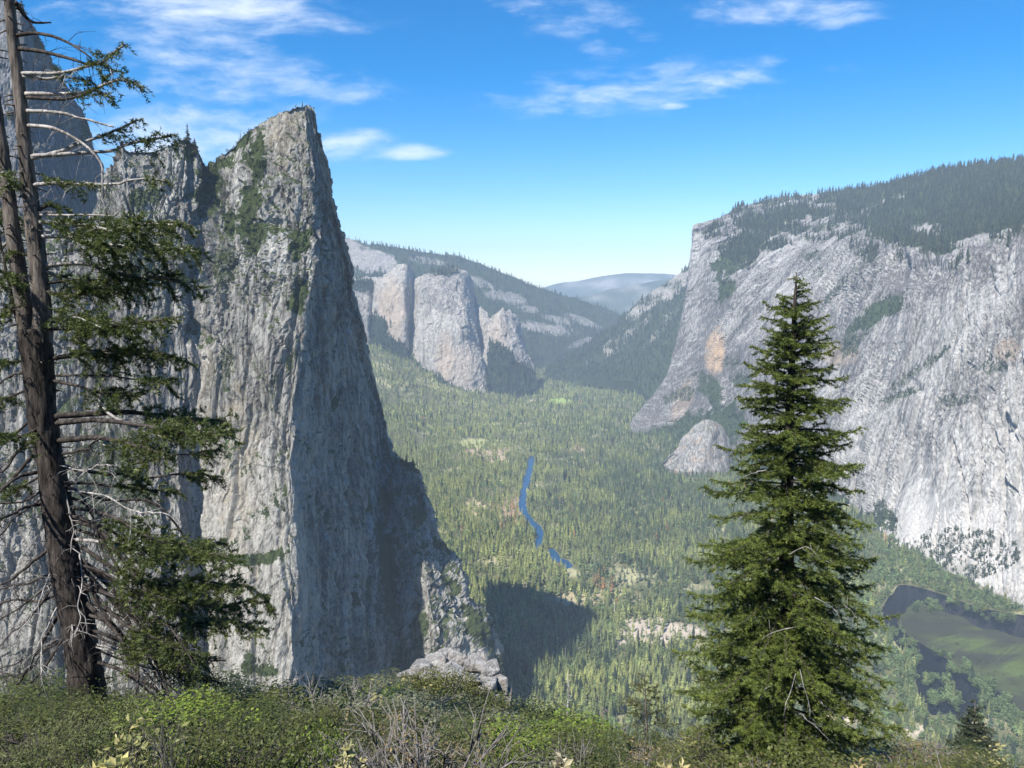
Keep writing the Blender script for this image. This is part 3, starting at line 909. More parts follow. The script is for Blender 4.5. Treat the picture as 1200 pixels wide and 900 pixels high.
# ---------- far buttresses and ridges
R_ = [
 [(300,470,4900),(300,330,5600),(300,262,6200)],
 [(395,468,4900),(398,340,5500),(398,278,6200)],
 [(440,466,4950),(440,340,5500),(436,287,6200)],
 [(490,462,5000),(488,350,5550),(482,291,6300)],
 [(540,455,5100),(536,355,5600),(530,300,6350)],
 [(585,448,5300),(582,370,5700),(576,317,6400)],
 [(625,444,5500),(622,385,5800),(618,333,6500)],
 [(665,440,5700),(660,390,6000),(655,345,6600)],
 [(700,438,5900),(698,400,6200),(694,357,6700)],
 [(735,436,6100),(735,408,6400),(735,376,6800)],
 [(775,434,6300),(778,420,6600),(782,404,7000)],
]
def far_disp(P, Nf, px, py):
    return 70 * fbm(P / 700.0, 4, 20) + 18 * ridged(aniso(P, 160, 160, 300), 3, 23)
def ridge_paint(P, Nf, px, py):
    wob = 0.5 * fbm(P / 120.0, 4, 67)
    rock = blob_mask(px, py, [(500,305,30,5,8,.45),(560,330,30,6,20,.5),(600,350,24,8,20,.5),(640,385,40,8,10,.55),(680,375,30,5,20,.5),(580,345,14,8,0,.5),(405,300,22,22,20,1.),(432,305,22,16,10,1.),(455,310,12,14,0,.7),(410,340,14,20,0,.8),(400,400,20,60,0,.9),
                              (690,400,30,6,-15,.5),(655,375,22,5,15,.5),(620,362,16,5,10,.5),(720,395,20,5,-20,.5)], wob)
    tone = 0.5 + 0.3 * fbm(aniso(P, 90, 90, 260), 3, 82)
    veg = np.clip(1.0 - 1.1 * rock + 0.15 * fbm(P / 90.0, 3, 83), 0, 1)
    return np.stack([np.clip(tone, 0, 1), veg, 0 * tone], -1)
RIDGE = mountain('ridge_mountain', R_, 130, 2.2, far_disp, ridge_paint, M['far_rock'], 'long wooded blue ridge sloping down behind the pale buttresses', back=(300, 900), back_y=(8, 60))

Q_ = [
 [(375,500,4100),(385,340,4700)],
 [(402,490,4150),(405,400,4400),(408,334,4620)],
 [(428,470,4250),(430,390,4450),(430,326,4640)],
 [(437,455,4420),(437,390,4640),(436,330,4760)],
 [(441,446,4360),(440,390,4480),(441,330,4580),(447,322,4640)],
 [(462,442,4300),(460,400,4400),(462,335,4520),(464,314,4620)],
 [(474,440,4290),(474,390,4400),(474,330,4520),(476,311,4600)],
 [(481,446,4420),(481,400,4600),(484,330,4720),(483,318,4760)],
 [(486,452,4300),(484,420,4440),(486,350,4600),(488,328,4660)],
 [(496,460,4200),(494,420,4300),(497,345,4440),(502,322,4580)],
 [(514,470,4130),(512,420,4230),(516,345,4370),(521,317,4560)],
 [(535,474,4100),(530,420,4200),(532,350,4360),(537,316,4560)],
 [(556,474,4110),(550,420,4230),(543,350,4400),(545,320,4600)],
 [(570,468,4180),(562,420,4330),(552,360,4500),(549,326,4660)],
 [(572,470,4420),(566,420,4560),(558,375,4660),(555,345,4740)],
 [(574,468,4300),(570,420,4400),(567,385,4500),(570,374,4560)],
 [(590,466,4270),(588,420,4360),(586,385,4450),(586,364,4540)],
 [(604,464,4280),(602,420,4380),(596,390,4470),(592,361,4560)],
 [(616,460,4330),(612,425,4420),(606,395,4520),(601,368,4620)],
 [(628,456,4450),(622,430,4560),(616,410,4660),(610,385,4760)],
]
def cath_disp(P, Nf, px, py):
    d = 30 * fbm(P / 240.0, 3, 26) - 22 * facets(aniso(P, 90, 90, 400), 25)
    c1, c2, r1, r2, off = cells(aniso(P, 40, 40, 200), 27)
    return d + 9 * (r1 - .5) + 12 * ridged(aniso(P, 70, 70, 600), 4, 28, 0.6) + 5 * ridged(aniso(P, 25, 25, 60), 3, 38)
def cath_paint(P, Nf, px, py):
    wob = 0.4 * fbm(P / 60.0, 3, 68)
    base = np.interp(px, [390,420,428,438,445,455,470,480,486,495,515,535,568,574,590,610,624], [455,470,445,372,372,392,400,410,418,430,440,455,464,398,405,425,432])
    veg = sstep(base - 2, base + 4, py + 14 * wob)
    veg = np.maximum(veg, blob_mask(px, py, [(520,318,26,7,0,.6),(445,382,10,18,-30,1.),(420,335,22,8,0,.75),(575,375,6,10,0,.4)], wob))
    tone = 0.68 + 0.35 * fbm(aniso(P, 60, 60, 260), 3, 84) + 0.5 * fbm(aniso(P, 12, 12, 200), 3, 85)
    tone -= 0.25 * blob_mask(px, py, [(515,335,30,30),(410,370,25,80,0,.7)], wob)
    warm = blob_mask(px, py, [(458,365,18,40,0,.6),(522,420,12,30,0,.55),(545,430,16,30,0,.3),(585,390,12,20,0,.4)], wob)
    return np.stack([np.clip(tone, 0, 1), np.clip(veg, 0, 1), np.clip(warm, 0, 1)], -1)
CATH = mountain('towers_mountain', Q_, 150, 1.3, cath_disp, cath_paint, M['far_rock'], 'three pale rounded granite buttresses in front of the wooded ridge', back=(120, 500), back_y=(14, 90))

V_ = [
 [(640,440,5000),(645,432,5300)],
 [(690,440,4700),(700,408,5000),(705,396,5200)],
 [(715,445,4500),(728,400,4850),(738,364,5200)],
 [(745,448,4350),(760,390,4750),(772,338,5250)],
 [(770,470,4050),(785,380,4700),(795,322,5250)],
 [(810,485,4000),(815,370,4650),(818,305,5250)],
 [(870,490,4000),(870,380,4600),(870,290,5300)],
]
def slope_paint(P, Nf, px, py):
    n = fbm(P / 140.0, 4, 69); st = fbm(np.stack([P[:, 0] / 60, P[:, 1] / 300, P[:, 2] / 120], -1), 3, 70)
    rock = blob_mask(px, py, [(715,408,40,7,-34,.55),(745,385,40,6,-42,.5),(760,355,40,14,-45,.62),(790,335,24,12,-40,.7),(775,385,40,5,-50,.4)], 0.9 * n)
    veg = np.clip(0.95 - rock * (0.8 + st) + 0.2 * n, 0, 1)
    return np.stack([0.45 + 0.3 * st, veg, 0 * st], -1)
SLOPE = mountain('slope_mountain', V_, 90, 1.8, far_disp, slope_paint, M['far_rock'], 'green mountainside falling left into the valley behind the great cliff', back=(300, 900), back_y=(10, 80))

H1 = [[(560,385,9000),(580,352,9600)], [(640,385,9000),(645,347,9800)], [(680,385,9000),(685,345,10000)], [(715,385,9000),(715,338,10200)], [(750,385,9000),(752,334,10300)],
      [(790,385,9000),(792,328,10400)], [(840,385,9000),(845,322,10500)]]
H2 = [[(560,370,12500),(575,342,13500)], [(635,370,12500),(640,337,13800)], [(660,370,12500),(660,332,14000)], [(695,370,12500),(698,327,14000)], [(735,370,12500),(738,320,14200)],
      [(775,370,12500),(778,320,14200)], [(800,370,12500),(800,322,14200)], [(860,370,12500),(860,325,14000)]]
def hill_disp(P, Nf, px, py): return 110 * fbm(P / 1300.0, 4, 24)
def hill_paint(P, Nf, px, py):
    n = fbm(P / 500.0, 4, 86)
    return np.stack([0.5 + 0.3 * n, np.clip(0.72 - 0.6 * n, 0, 1), 0 * n], -1)
HILL1 = mountain('hills', H1, 40, 2.0, hill_disp, hill_paint, M['far_rock'], 'nearer blue hills closing the far end of the valley', back=(500, 1500), back_y=(4, 30), smooth=True)
HILL2 = mountain('hills', H2, 40, 2.0, hill_disp, hill_paint, M['far_rock'], 'farthest pale blue hills on the horizon', back=(500, 1500), back_y=(4, 30), smooth=True)
# ------------------------------------------------------------------ tree shapes (unit height, one mesh each)
def conifer_shape(r, layers=5, seg=6, width=0.15, base=0.12, ragged=0.35, top_sharp=0.9):
    """ragged stacked skirts; returns verts, tris"""
    vs, ts = [], []
    n = 0
    for k in range(layers):
        t0 = k / layers
        zt = base + (1 - base) * (1 - t0 * 0.0) * (1 - k / (layers + 0.15)) 
        ztop = min(1.0, zt + (1 - base) / layers * 0.55) if k else 1.0
        zb = base + (1 - base) * (1 - (k + 1) / layers)
        rad = width * ((k + 0.9) / layers) ** top_sharp
        ph = r.uniform(0, 6.28)
        m = 2 * seg
        a = ph + np.arange(m) / m * 2 * pi + r.uniform(-0.2, 0.2, m)
        rr = rad * np.where(np.arange(m) % 2 == 0, r.uniform(1 - ragged * .3, 1 + ragged, m), r.uniform(0.35, 0.62, m))
        zz = zb + (1 - base) / layers * r.uniform(-0.30, 0.35, m) + np.where(np.arange(m) % 2 == 0, 0, 0.25 * (1 - base) / layers)
        ox, oy = r.normal(0, 0.010, 2)
        ring = np.stack([rr * np.cos(a) + ox, rr * np.sin(a) + oy, zz], -1)
        vs.append(np.concatenate([[[ox, oy, ztop]], ring]))
        i = np.arange(m)
        ts.append(np.stack([np.full(m, n), n + 1 + i, n + 1 + (i + 1) % m], -1))
        n += m + 1
    return np.concatenate(vs), np.concatenate(ts)

def snag_shape(r):
    s = Soup()
    tube(s, [(0, 0, 0), (0.005, 0, .5), (0, 0.004, 1)], [0.018, 0.012, 0.004], 4)
    for _ in range(9):
        z = r.uniform(.3, .95); a = r.uniform(0, 6.28); l = 0.10 * (1.15 - z)
        tube(s, [(0, 0, z), (l * cos(a), l * sin(a), z - 0.02)], [0.006, 0.002], 3)
    v = np.concatenate(s.v)
    q = np.concatenate(s.q) if s.q else np.zeros((0, 4), int)
    t = np.concatenate(s.t)
    return v, np.concatenate([t, q[:, [0, 1, 2]], q[:, [0, 2, 3]]])

def broad_shape(r, n=60, lumps=6, wide=0.42):
    """a round-crowned tree: many small facets thrown about a handful of lumps"""
    c = np.stack([r.normal(0, .15 * wide / .42, lumps), r.normal(0, .15 * wide / .42, lumps), np.linspace(.30, .82, lumps)], -1)
    rad = r.uniform(.18, .27, lumps)
    k = r.integers(0, lumps, n)
    d = r.normal(size=(n, 3)); d /= np.linalg.norm(d, axis=1, keepdims=True)
    p = c[k] + d * (rad[k] * r.uniform(.75, 1.08, n))[:, None]
    p[:, 2] = np.clip(p[:, 2], 0.08, 1.0)
    u = np.cross(d, r.normal(size=(n, 3))); u /= np.linalg.norm(u, axis=1, keepdims=True) + 1e-9
    w = np.cross(d, u)
    s = r.uniform(.05, .11, n)[:, None] * (60 / n) ** 0.4 * (1.3 if n > 200 else 1.0)
    v = np.stack([p + u * s, p - u * s * .6 + w * s, p - u * s * .6 - w * s - d * s * .3], 1).reshape(-1, 3)
    return v, np.arange(3 * n).reshape(-1, 3)

def conifer_detailed(r, whorls=17, width=0.15, base=0.10, arms=7):
    """valley conifer seen a few hundred metres off: drooping feathered boughs round a stem, open between the whorls"""
    vs, ts = [], []
    n = 0
    for k in range(whorls):
        t = (k + r.uniform(-.2, .2)) / whorls
        z = 1 - (1 - base) * t
        R = width * (0.10 + 0.95 * t ** 0.85) * r.uniform(.78, 1.2)
        for j in range(arms):
            if r.random() < 0.12: continue
            a = 2 * pi * (j + r.uniform(-.35, .35)) / arms + k * 0.7
            L_ = R * r.uniform(.7, 1.25)
            d = np.array([cos(a), sin(a), 0]); s = np.array([-sin(a), cos(a), 0])
            droop = 0.38 * L_ * (0.4 + t) 
            h = 0.022
            w = 0.30 * L_ + 0.008
            p0 = np.array([0, 0, z + h]); m1 = d * L_ * .45 + s * w + [0, 0, z - droop * .25]; m2 = d * L_ * .45 - s * w + [0, 0, z - droop * .3]
            e = d * L_ + [0, 0, z - droop * r.uniform(.6, 1.2)]
            e1 = d * L_ * .85 + s * w * .75 + [0, 0, z - droop * .9]; e2 = d * L_ * .85 - s * w * .75 + [0, 0, z - droop * .9]
            b = d * L_ * .35 + [0, 0, z - droop * .6 - h]
            vs.append(np.array([p0, m1, m2, e, e1, e2, b]))
            ts.append(np.array([[0, 1, 3], [0, 3, 2], [1, 4, 3], [2, 3, 5], [0, 6, 1], [0, 2, 6], [6, 3, 4], [6, 5, 3]]) + n)
            n += 7
    return np.concatenate(vs), np.concatenate(ts)

R0 = np.random.default_rng(3)
FAR_CON = [conifer_shape(R0, 5, 4, R0.uniform(.11, .16), R0.uniform(.08, .2)) for _ in range(8)]
TINY_CON = [conifer_shape(R0, 3, 3, R0.uniform(.14, .2), .08) for _ in range(6)]
MID_CON = [conifer_detailed(R0, 12, R0.uniform(.12, .17), R0.uniform(.06, .2), 5) for _ in range(8)]
FAR_SNAG = [snag_shape(R0) for _ in range(3)]
FAR_BROAD = [broad_shape(R0, 46) for _ in range(6)]
BUSH = [broad_shape(R0, 26, 4) for _ in range(6)]

def instance_mesh(name, shapes, kind, pos, h, wscale, col, mat, label, obj_kind='stuff'):
    """bake many small trees into one mesh; kind indexes shapes"""
    V, T, Cc = [], [], []
    off = 0
    rot = rng.uniform(0, 2 * pi, len(pos))
    for i, (v, t) in enumerate(shapes):
        m = np.where(kind == i)[0]
        if not len(m): continue
        c, s = np.cos(rot[m])[:, None], np.sin(rot[m])[:, None]
        hh = h[m][:, None]; ww = hh * wscale[m][:, None]
        x = (v[None, :, 0] * c - v[None, :, 1] * s) * ww + pos[m, 0][:, None]
        y = (v[None, :, 0] * s + v[None, :, 1] * c) * ww + pos[m, 1][:, None]
        z = v[None, :, 2] * hh + pos[m, 2][:, None]
        V.append(np.stack([x, y, z], -1).reshape(-1, 3))
        T.append((t[None] + (np.arange(len(m)) * len(v))[:, None, None]).reshape(-1, 3) + off)
        Cc.append(np.repeat(col[m], len(v), axis=0))
        off += len(m) * len(v)
    me = mesh_np(name, np.concatenate(V), [np.concatenate(T)], [mat], False, np.concatenate(Cc))
    o = add_obj(name, me)
    tag(o, label, kind=obj_kind)
    return o

# ------------------------------------------------------------------ where the valley trees stand
def fore_line(px):
    """top of the brush in front, photo pixels: trees lower than this cannot be seen"""
    return np.interp(px, [0, 300, 440, 590, 620, 700, 800, 1040, 1200], [800, 805, 800, 800, 838, 858, 878, 890, 886])

def valley_positions():
    ys = []
    y = 760.0
    out_p = []
    while y < 6300:
        sp = max(7.4, 0.0036 * y)
        half = 0.76 * y
        n = int(2 * half / sp)
        x = -half + (np.arange(n) + rng.uniform(0, 1, n)) * sp
        yy = y + rng.uniform(-.5, .5, n) * sp
        out_p.append(np.stack([x, yy], -1))
        y += sp * 0.92
    return np.concatenate(out_p)

xy = valley_positions()
zz = height(xy[:, 0], xy[:, 1])
pos = np.stack([xy[:, 0], xy[:, 1], zz], -1)
ppx, ppy, pdep = proj(pos)
keep = (ppx > -30) & (ppx < 1240) & (ppy > 378) & (ppy < fore_line(ppx) + 30)
# behind or inside the mountains
keep &= ~((ppx < np.interp(ppy, [380, 430, 500, 535, 545, 580, 625, 655, 690, 720, 760, 800, 860], [410, 425, 445, 450, 480, 490, 503, 530, 540, 565, 580, 588, 600])))
spx = np.interp(ppx, [390, 420, 428, 438, 445, 455, 470, 480, 486, 495, 515, 535, 568, 590, 624, 630, 690, 740, 800], [400, 400, 400, 400, 400, 400, 400, 400, 400, 420, 440, 450, 455, 430, 425, 395, 380, 380, 380])
keep &= ppy > spx
wall_foot = np.interp(ppx, [733, 752, 775, 800, 845, 880, 940, 975, 1000, 1028, 1055, 1110, 1150, 1190, 1270], [505, 514, 522, 540, 555, 566, 582, 594, 604, 620, 634, 662, 682, 698, 735])
keep &= (ppx < np.interp(ppy, [268,300,340,390,440,470,490,508,520], [813,808,805,795,782,763,746,738,2000])) | (ppy > wall_foot)
pos, ppx, ppy, pdep = pos[keep], ppx[keep], ppy[keep], pdep[keep]
p0 = pos.copy(); p0[:, 2] = 0
dn = fbm(p0 / 170.0, 4, 51); dn2 = fbm(p0 / 60.0, 3, 52); dn3 = fbm(p0 / 420.0, 3, 53)
dens = 0.86 + 1.6 * dn + 1.2 * dn2
def ell(cx, cy, rx, ry): return np.exp(-(((ppx - cx) / rx) ** 2 + ((ppy - cy) / ry) ** 2) ** 1.5)
clear = (0.75 * ell(765, 742, 60, 18) + .55 * ell(700, 702, 50, 10) + .9 * ell(985, 845, 26, 12) + .9 * ell(655, 471, 14, 4) + .55 * ell(600, 600, 16, 20) + .5 * ell(575, 533, 34, 9)
         + .8 * ell(1075, 862, 20, 9) + .55 * ell(560, 600, 16, 14) + .45 * ell(580, 655, 24, 12) + .4 * ell(470, 520, 30, 12) + .4 * ell(672, 526, 16, 4) + .45 * ell(560, 520, 26, 6))
dens = dens - 1.15 * clear + 0.35 * ((ppx > 590) & (ppx < 720) & (ppy > 720))
keep = rng.random(len(pos)) < np.clip(dens, 0.10, 1.0)
# stay off the water and off the near bank, so that the water is seen
for poly in river_polys + [bar_poly]:
    for dy in (0, -14, -28) if poly is not river_polys[2] else (0, -8):
        keep &= ~in_poly(pos[:, 0], pos[:, 1] - dy, poly)
    for dx in (-4, 4) if poly is not river_polys[0] else (-1, 1):
        keep &= ~in_poly(pos[:, 0] + dx, pos[:, 1], poly)
pos, ppx, ppy, pdep, dn, dn2, dn3 = [a[keep] for a in (pos, ppx, ppy, pdep, dn, dn2, dn3)]
BANK = [(1082, 710, 8, 12, 8), (1098, 716, 5, 8, 4), (1116, 706, 5, 4, 10), (1050, 742, 8, 9, 8), (1060, 756, 6, 8, 6), (1072, 770, 6, 6, 8), (1135, 716, 4, 6, 3), (1150, 716, 5, 10, 4), (1178, 726, 6, 14, 4),
        (1122, 786, 7, 10, 5), (1142, 798, 8, 10, 6), (1158, 812, 9, 8, 10), (1150, 826, 5, 6, 8), (1168, 832, 10, 10, 10), (1186, 842, 12, 12, 10), (1110, 808, 6, 7, 10), (1118, 826, 6, 6, 10), (1096, 824, 6, 8, 10),
        (1090, 800, 6, 8, 8), (1182, 818, 4, 8, 6), (1100, 770, 3, 8, 4), (1196, 856, 8, 8, 8), (1064, 790, 8, 8, 12), (1080, 838, 6, 10, 8)]
ex = []
for (bx, by, k_, sx, sy) in BANK:
    for _ in range(int(k_ * 1.7)):
        q = floor_pt(bx + rng.normal(0, sx * .6), by + rng.normal(0, sy * .5), FLOOR)
        ex.append(q)
ex = np.array(ex)
n_hand = len(ex)
exn = np.stack([fbm(ex * [1, 1, 0] / s_, 3, 51) for s_ in (170., 60., 420.)], 0)
pos = np.concatenate([pos, ex]); a_, b_, c_ = proj(ex)
ppx = np.concatenate([ppx, a_]); ppy = np.concatenate([ppy, b_]); pdep = np.concatenate([pdep, c_])
dn = np.concatenate([dn, exn[0]]); dn2 = np.concatenate([dn2, exn[1]]); dn3 = np.concatenate([dn3, exn[2]])
n = len(pos)
hand = np.arange(n) >= n - n_hand
hgt = (8 + 25 * rng.random(n) ** 1.15) * (1 + 0.35 * dn3) 
hgt *= np.clip(0.9 + 0.00006 * pos[:, 1], .9, 1.25)
# kinds: conifer, broadleaf near the river bend and in some patches, dead snags
bend = sstep(965, 1010, ppx) * sstep(880, 850, ppy) * sstep(610, 650, ppy)
pb = 0.10 + 0.42 * sstep(0.0, 0.30, dn2) + 0.55 * bend * (ppx > 1005)
isb = np.where(hand, rng.random(n) < .8, rng.random(n) < pb)
iss = (rng.random(n) < 0.035 + 0.05 * ell(720, 690, 60, 40) + .06 * ell(600, 600, 60, 60)) & ~isb
hgt = np.where(isb, np.maximum(hgt * 0.6, 9), hgt)
# colours
base = np.array([[0.085, 0.115, 0.050]]) * np.ones((n, 1))
pale = np.array([0.24, 0.26, 0.095]); blue = np.array([0.048, 0.074, 0.050])
u = rng.random(n)
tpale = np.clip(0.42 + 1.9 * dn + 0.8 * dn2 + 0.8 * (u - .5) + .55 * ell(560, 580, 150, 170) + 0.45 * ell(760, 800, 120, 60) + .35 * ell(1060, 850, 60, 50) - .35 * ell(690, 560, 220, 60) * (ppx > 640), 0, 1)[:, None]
colr = base * (1 - tpale) + pale * tpale
tb = np.clip(0.55 - dn3 * 1.5 + 0.7 * (rng.random(n) - .5), 0, .8)[:, None] * (1 - tpale)
colr = colr * (1 - tb) + blue * tb
colr = np.where(isb[:, None], np.array([0.105, 0.145, 0.060]) * (0.8 + 0.6 * rng.random(n))[:, None], colr)
yel = (rng.random(n) < 0.03)[:, None]
colr = np.where(yel, np.array([0.20, 0.22, 0.06]), colr)
red = (rng.random(n) < (0.004 + 0.25 * ell(705, 685, 18, 12) + .20 * ell(600, 605, 16, 16) + .03 * ell(900, 640, 60, 40)))[:, None]
colr = np.where(red, np.array([0.26, 0.145, 0.075]), colr)
colr = np.where(iss[:, None], np.array([0.36, 0.33, 0.29]), colr)
colr *= rng.uniform(.70, 1.35, n)[:, None] * 1.38 * np.array([1.0, 1.0, .95])

bigt = (rng.random(n) < .03) & ~isb & ~iss
hgt = np.where(bigt, rng.uniform(28, 40, n), hgt)
colr = np.where(bigt[:, None], np.array([0.045, 0.068, 0.040]), colr)

# the 300 conifers and the broadleaf trees that show largest stand as objects of their own
fir_zone = (np.abs(ppx - 925) < np.interp(ppy, [318, 500, 735, 900], [2, 60, 90, 95])) & (ppy > 330)
hidden = fir_zone | (ppy > fore_line(ppx) - 2)
size = hgt / pdep
conif = ~isb & ~iss
cand = np.where(conif & ~hidden & (ppx > 590) & (ppx < 1198) & (ppy - FPX * size > 400))[0]
pick_c = cand[np.argsort(-size[cand])][:290]
cand = np.where(isb & ~hidden & (ppx > 590) & (ppx < 1198))[0]
pick_b = cand[np.argsort(-(size + 1.0 * hand)[cand])][:300]
solo = np.zeros(n, bool); solo[pick_c] = True; solo[pick_b] = True

rest = ~solo & ~(hidden & (pdep < 900) & (ppy > fore_line(ppx) + 12))
shapes = MID_CON + FAR_CON + TINY_CON + FAR_SNAG + FAR_BROAD
o1, o2, o3, o4 = len(MID_CON), len(MID_CON) + len(FAR_CON), len(MID_CON) + len(FAR_CON) + len(TINY_CON), len(MID_CON) + len(FAR_CON) + len(TINY_CON) + len(FAR_SNAG)
rk = rng.integers(0, 10000, n)
kind = np.where(isb, o4 + rk % len(FAR_BROAD), np.where(iss, o3 + rk % 3, np.where(pdep < 1900, rk % len(MID_CON), np.where(pdep < 3300, o1 + rk % len(FAR_CON), o2 + rk % len(TINY_CON)))))
wsc = rng.uniform(.85, 1.35, n)
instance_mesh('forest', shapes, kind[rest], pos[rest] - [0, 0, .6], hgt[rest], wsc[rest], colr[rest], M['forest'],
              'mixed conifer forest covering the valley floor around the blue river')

def zone_of(px, py, d):
    if px < 722 and py > 705: return 'shade'
    if px < 840: return 'slope'
    if py < 800 and px > 1000: return 'bend'
    return 'foot'
Z_CON = {'shade': ('dark conifer in the shadow cast to the right of the spire', 'conifers in the spire shadow'),
         'slope': ('sunlit conifer on the wooded slope left of the tall fir', 'conifers on the sunlit slope'),
         'bend': ('conifer beside the dark river bend', 'conifers by the river bend'),
         'foot': ('conifer on the slope below the dark river bend', 'conifers below the river bend')}
Z_BRO = {'shade': ('round leafy tree in the shadow cast to the right of the spire', 'leafy trees in the spire shadow'),
         'slope': ('round leafy tree among the conifers left of the tall fir', 'leafy trees on the sunlit slope'),
         'bend': ('round bluish green tree beside the dark river bend', 'leafy trees by the river bend'),
         'foot': ('round leafy tree on the slope below the river bend', 'leafy trees below the river bend')}

def tree_mesh(name, shape, mat, trunk_r=0.011):
    v, t = shape
    s = Soup()
    s.add(v, t)
    nf = len(t)
    tube(s, [(0, 0, -0.03), (0, 0, .5), (0, 0, .93)], [trunk_r, trunk_r * .7, trunk_r * .2], 5)
    me = s.mesh(name, [mat, M['bark_pale']])
    # tris first (crown, then trunk caps), then trunk quads
    ntri = sum(len(x) for x in s.t)
    mi = np.ones(len(me.polygons), np.int32); mi[:nf] = 0
    me.polygons.foreach_set('material_index', mi)
    return me
R1 = np.random.default_rng(11)
CON_ME = [tree_mesh('conifer', conifer_detailed(R1, 20, R1.uniform(.11, .17), R1.uniform(.06, .22), 7), M['tree_obj']) for _ in range(9)]
BRO_ME = [tree_mesh('leafy_tree', broad_shape(R1, 420, 11, R1.uniform(.36, .46)), M['leaf_obj'], .018) for _ in range(7)]
for idx, mes, name, cat, Zt in ((pick_c, CON_ME, 'conifer', 'conifer', Z_CON), (pick_b, BRO_ME, 'leafy_tree', 'leafy tree', Z_BRO)):
    protos = []
    for k, i in enumerate(idx):
        m = mes[k % len(mes)]
        if k < len(mes):
            o = add_obj(name, m); protos.append(o)
        else:
            o = protos[k % len(mes)].copy(); COL.objects.link(o)
        o.location = pos[i] - [0, 0, .4]
        o.rotation_euler = (0, 0, rng.uniform(0, 6.28))
        w_ = hgt[i] * wsc[i] * (1.0 if name == 'conifer' else 1.05)
        o.scale = (w_, w_, hgt[i])
        o.color = (*colr[i], 1)
        lab, grp = Zt[zone_of(ppx[i], ppy[i], pdep[i])]
        tag(o, lab, cat, grp)

# low brush and reeds on the bar
bb = np.array(bar_poly)
bx = rng.uniform(bb[:, 0].min(), bb[:, 0].max(), 5200); by = rng.uniform(bb[:, 1].min(), bb[:, 1].max(), 5200)
okb = in_poly(bx, by, bar_poly)
bn = fbm(np.stack([bx / 40, by / 90, 0 * bx], -1), 4, 55)
cx_, cy_, _ = proj(np.stack([bx, by, 0 * bx + FLOOR], -1))
t_ = np.clip((cx_ - 1112) / 95, 0, 1)
okb &= (rng.random(len(bx)) < np.clip(.12 + 2.2 * bn, 0, 1)) & (cx_ < 1240)
bpos = np.stack([bx, by, 0 * bx + FLOOR + .5], -1)[okb]; bn = bn[okb]
mb = len(bpos); ub = rng.random(mb)[:, None]
instance_mesh('brush', BUSH, rng.integers(0, 6, mb), bpos, rng.uniform(.8, 3.4, mb), rng.uniform(1.0, 2.2, mb), np.array((0.05, 0.065, 0.03)) * (1 - ub) + np.array((0.14, 0.17, 0.05)) * ub, M['forest'],
              'low green brush and reeds on the meadow bar in the river bend')

# ------------------------------------------------------------------ trees on the mountains
def scatter_on(res, count, vmin=0.5, nzmin=0.3, region=None, weight=None):
    ok = (res['col'][:, 1] > vmin) & (res['N'][:, 2] > nzmin) & (res['px'] > -40) & (res['px'] < 1240)
    if region is not None: ok &= region(res['px'], res['py'])
    i = np.where(ok)[0]
    if not len(i): return np.zeros(0, int)
    w = None
    if weight is not None:
        w = weight(res, i); w = w / w.sum()
    return rng.choice(i, min(count, len(i)), replace=False, p=w)

def green(n, a=(0.040, 0.058, 0.030), b=(0.085, 0.10, 0.045)):
    u = rng.random(n)[:, None] ** 1.6
    return np.array(a) * (1 - u) + np.array(b) * u

# the wooded rim of the great cliff
i = scatter_on(WALL, 9000, .45, .12, lambda x, y: y < rim_y(x) + 30)
e = scatter_on(WALL, 650, -1, .2, lambda x, y: (y < rim_y(x) - 5) & (x > 812))
i = np.concatenate([i, e])
P = WALL['P'][i] + rng.normal(0, 6, (len(i), 3)) * [1, 1, 0]
hh = rng.uniform(16, 40, len(i)); hh[-len(e):] *= 0.6
instance_mesh('forest', FAR_CON + TINY_CON + FAR_SNAG, np.where(rng.random(len(i)) < .04, 14 + rng.integers(0, 3, len(i)), rng.integers(0, 14, len(i))), P - [0, 0, 3], hh, rng.uniform(.8, 1.2, len(i)),
              green(len(i), (0.034, 0.048, 0.028), (0.085, 0.098, 0.05)), M['forest'], 'dense conifer wood along the rim of the great cliff')
# bushes and trees on its ledges and screes
i = scatter_on(WALL, 4200, .4, .05, lambda x, y: y >= rim_y(x) + 20)
s_ = scatter_on(WALL, 500, -1, .1, lambda x, y: (np.hypot((x - 1125) / 70, (y - 650) / 30) < 1))
i = np.concatenate([i, s_])
P = WALL['P'][i]
hh = rng.uniform(5, 15, len(i))
instance_mesh('shrubbery', BUSH + TINY_CON, rng.integers(0, 12, len(i)), P - [0, 0, 1.5], hh, rng.uniform(.9, 1.4, len(i)), green(len(i), (0.04, 0.06, 0.03), (0.075, 0.10, 0.045)), M['forest'],
              'bushes and small trees on the ledges of the great cliff')
# far ridge, buttress feet, green slope
i1 = scatter_on(RIDGE, 9000, .5, .1); i2 = scatter_on(CATH, 3200, .5, .1); i3 = scatter_on(SLOPE, 3500, .5, .1)
P = np.concatenate([RIDGE['P'][i1], CATH['P'][i2], SLOPE['P'][i3]])
m_ = len(P)
P = P + rng.normal(0, 10, (m_, 3)) * [1, 1, 0]
instance_mesh('forest', TINY_CON, rng.integers(0, 6, m_), P - [0, 0, 4], rng.uniform(22, 46, m_), rng.uniform(.9, 1.4, m_), green(m_, (0.035, 0.05, 0.03), (0.085, 0.11, 0.045)), M['forest'],
              'far woods on the ridge and slopes closing the valley')
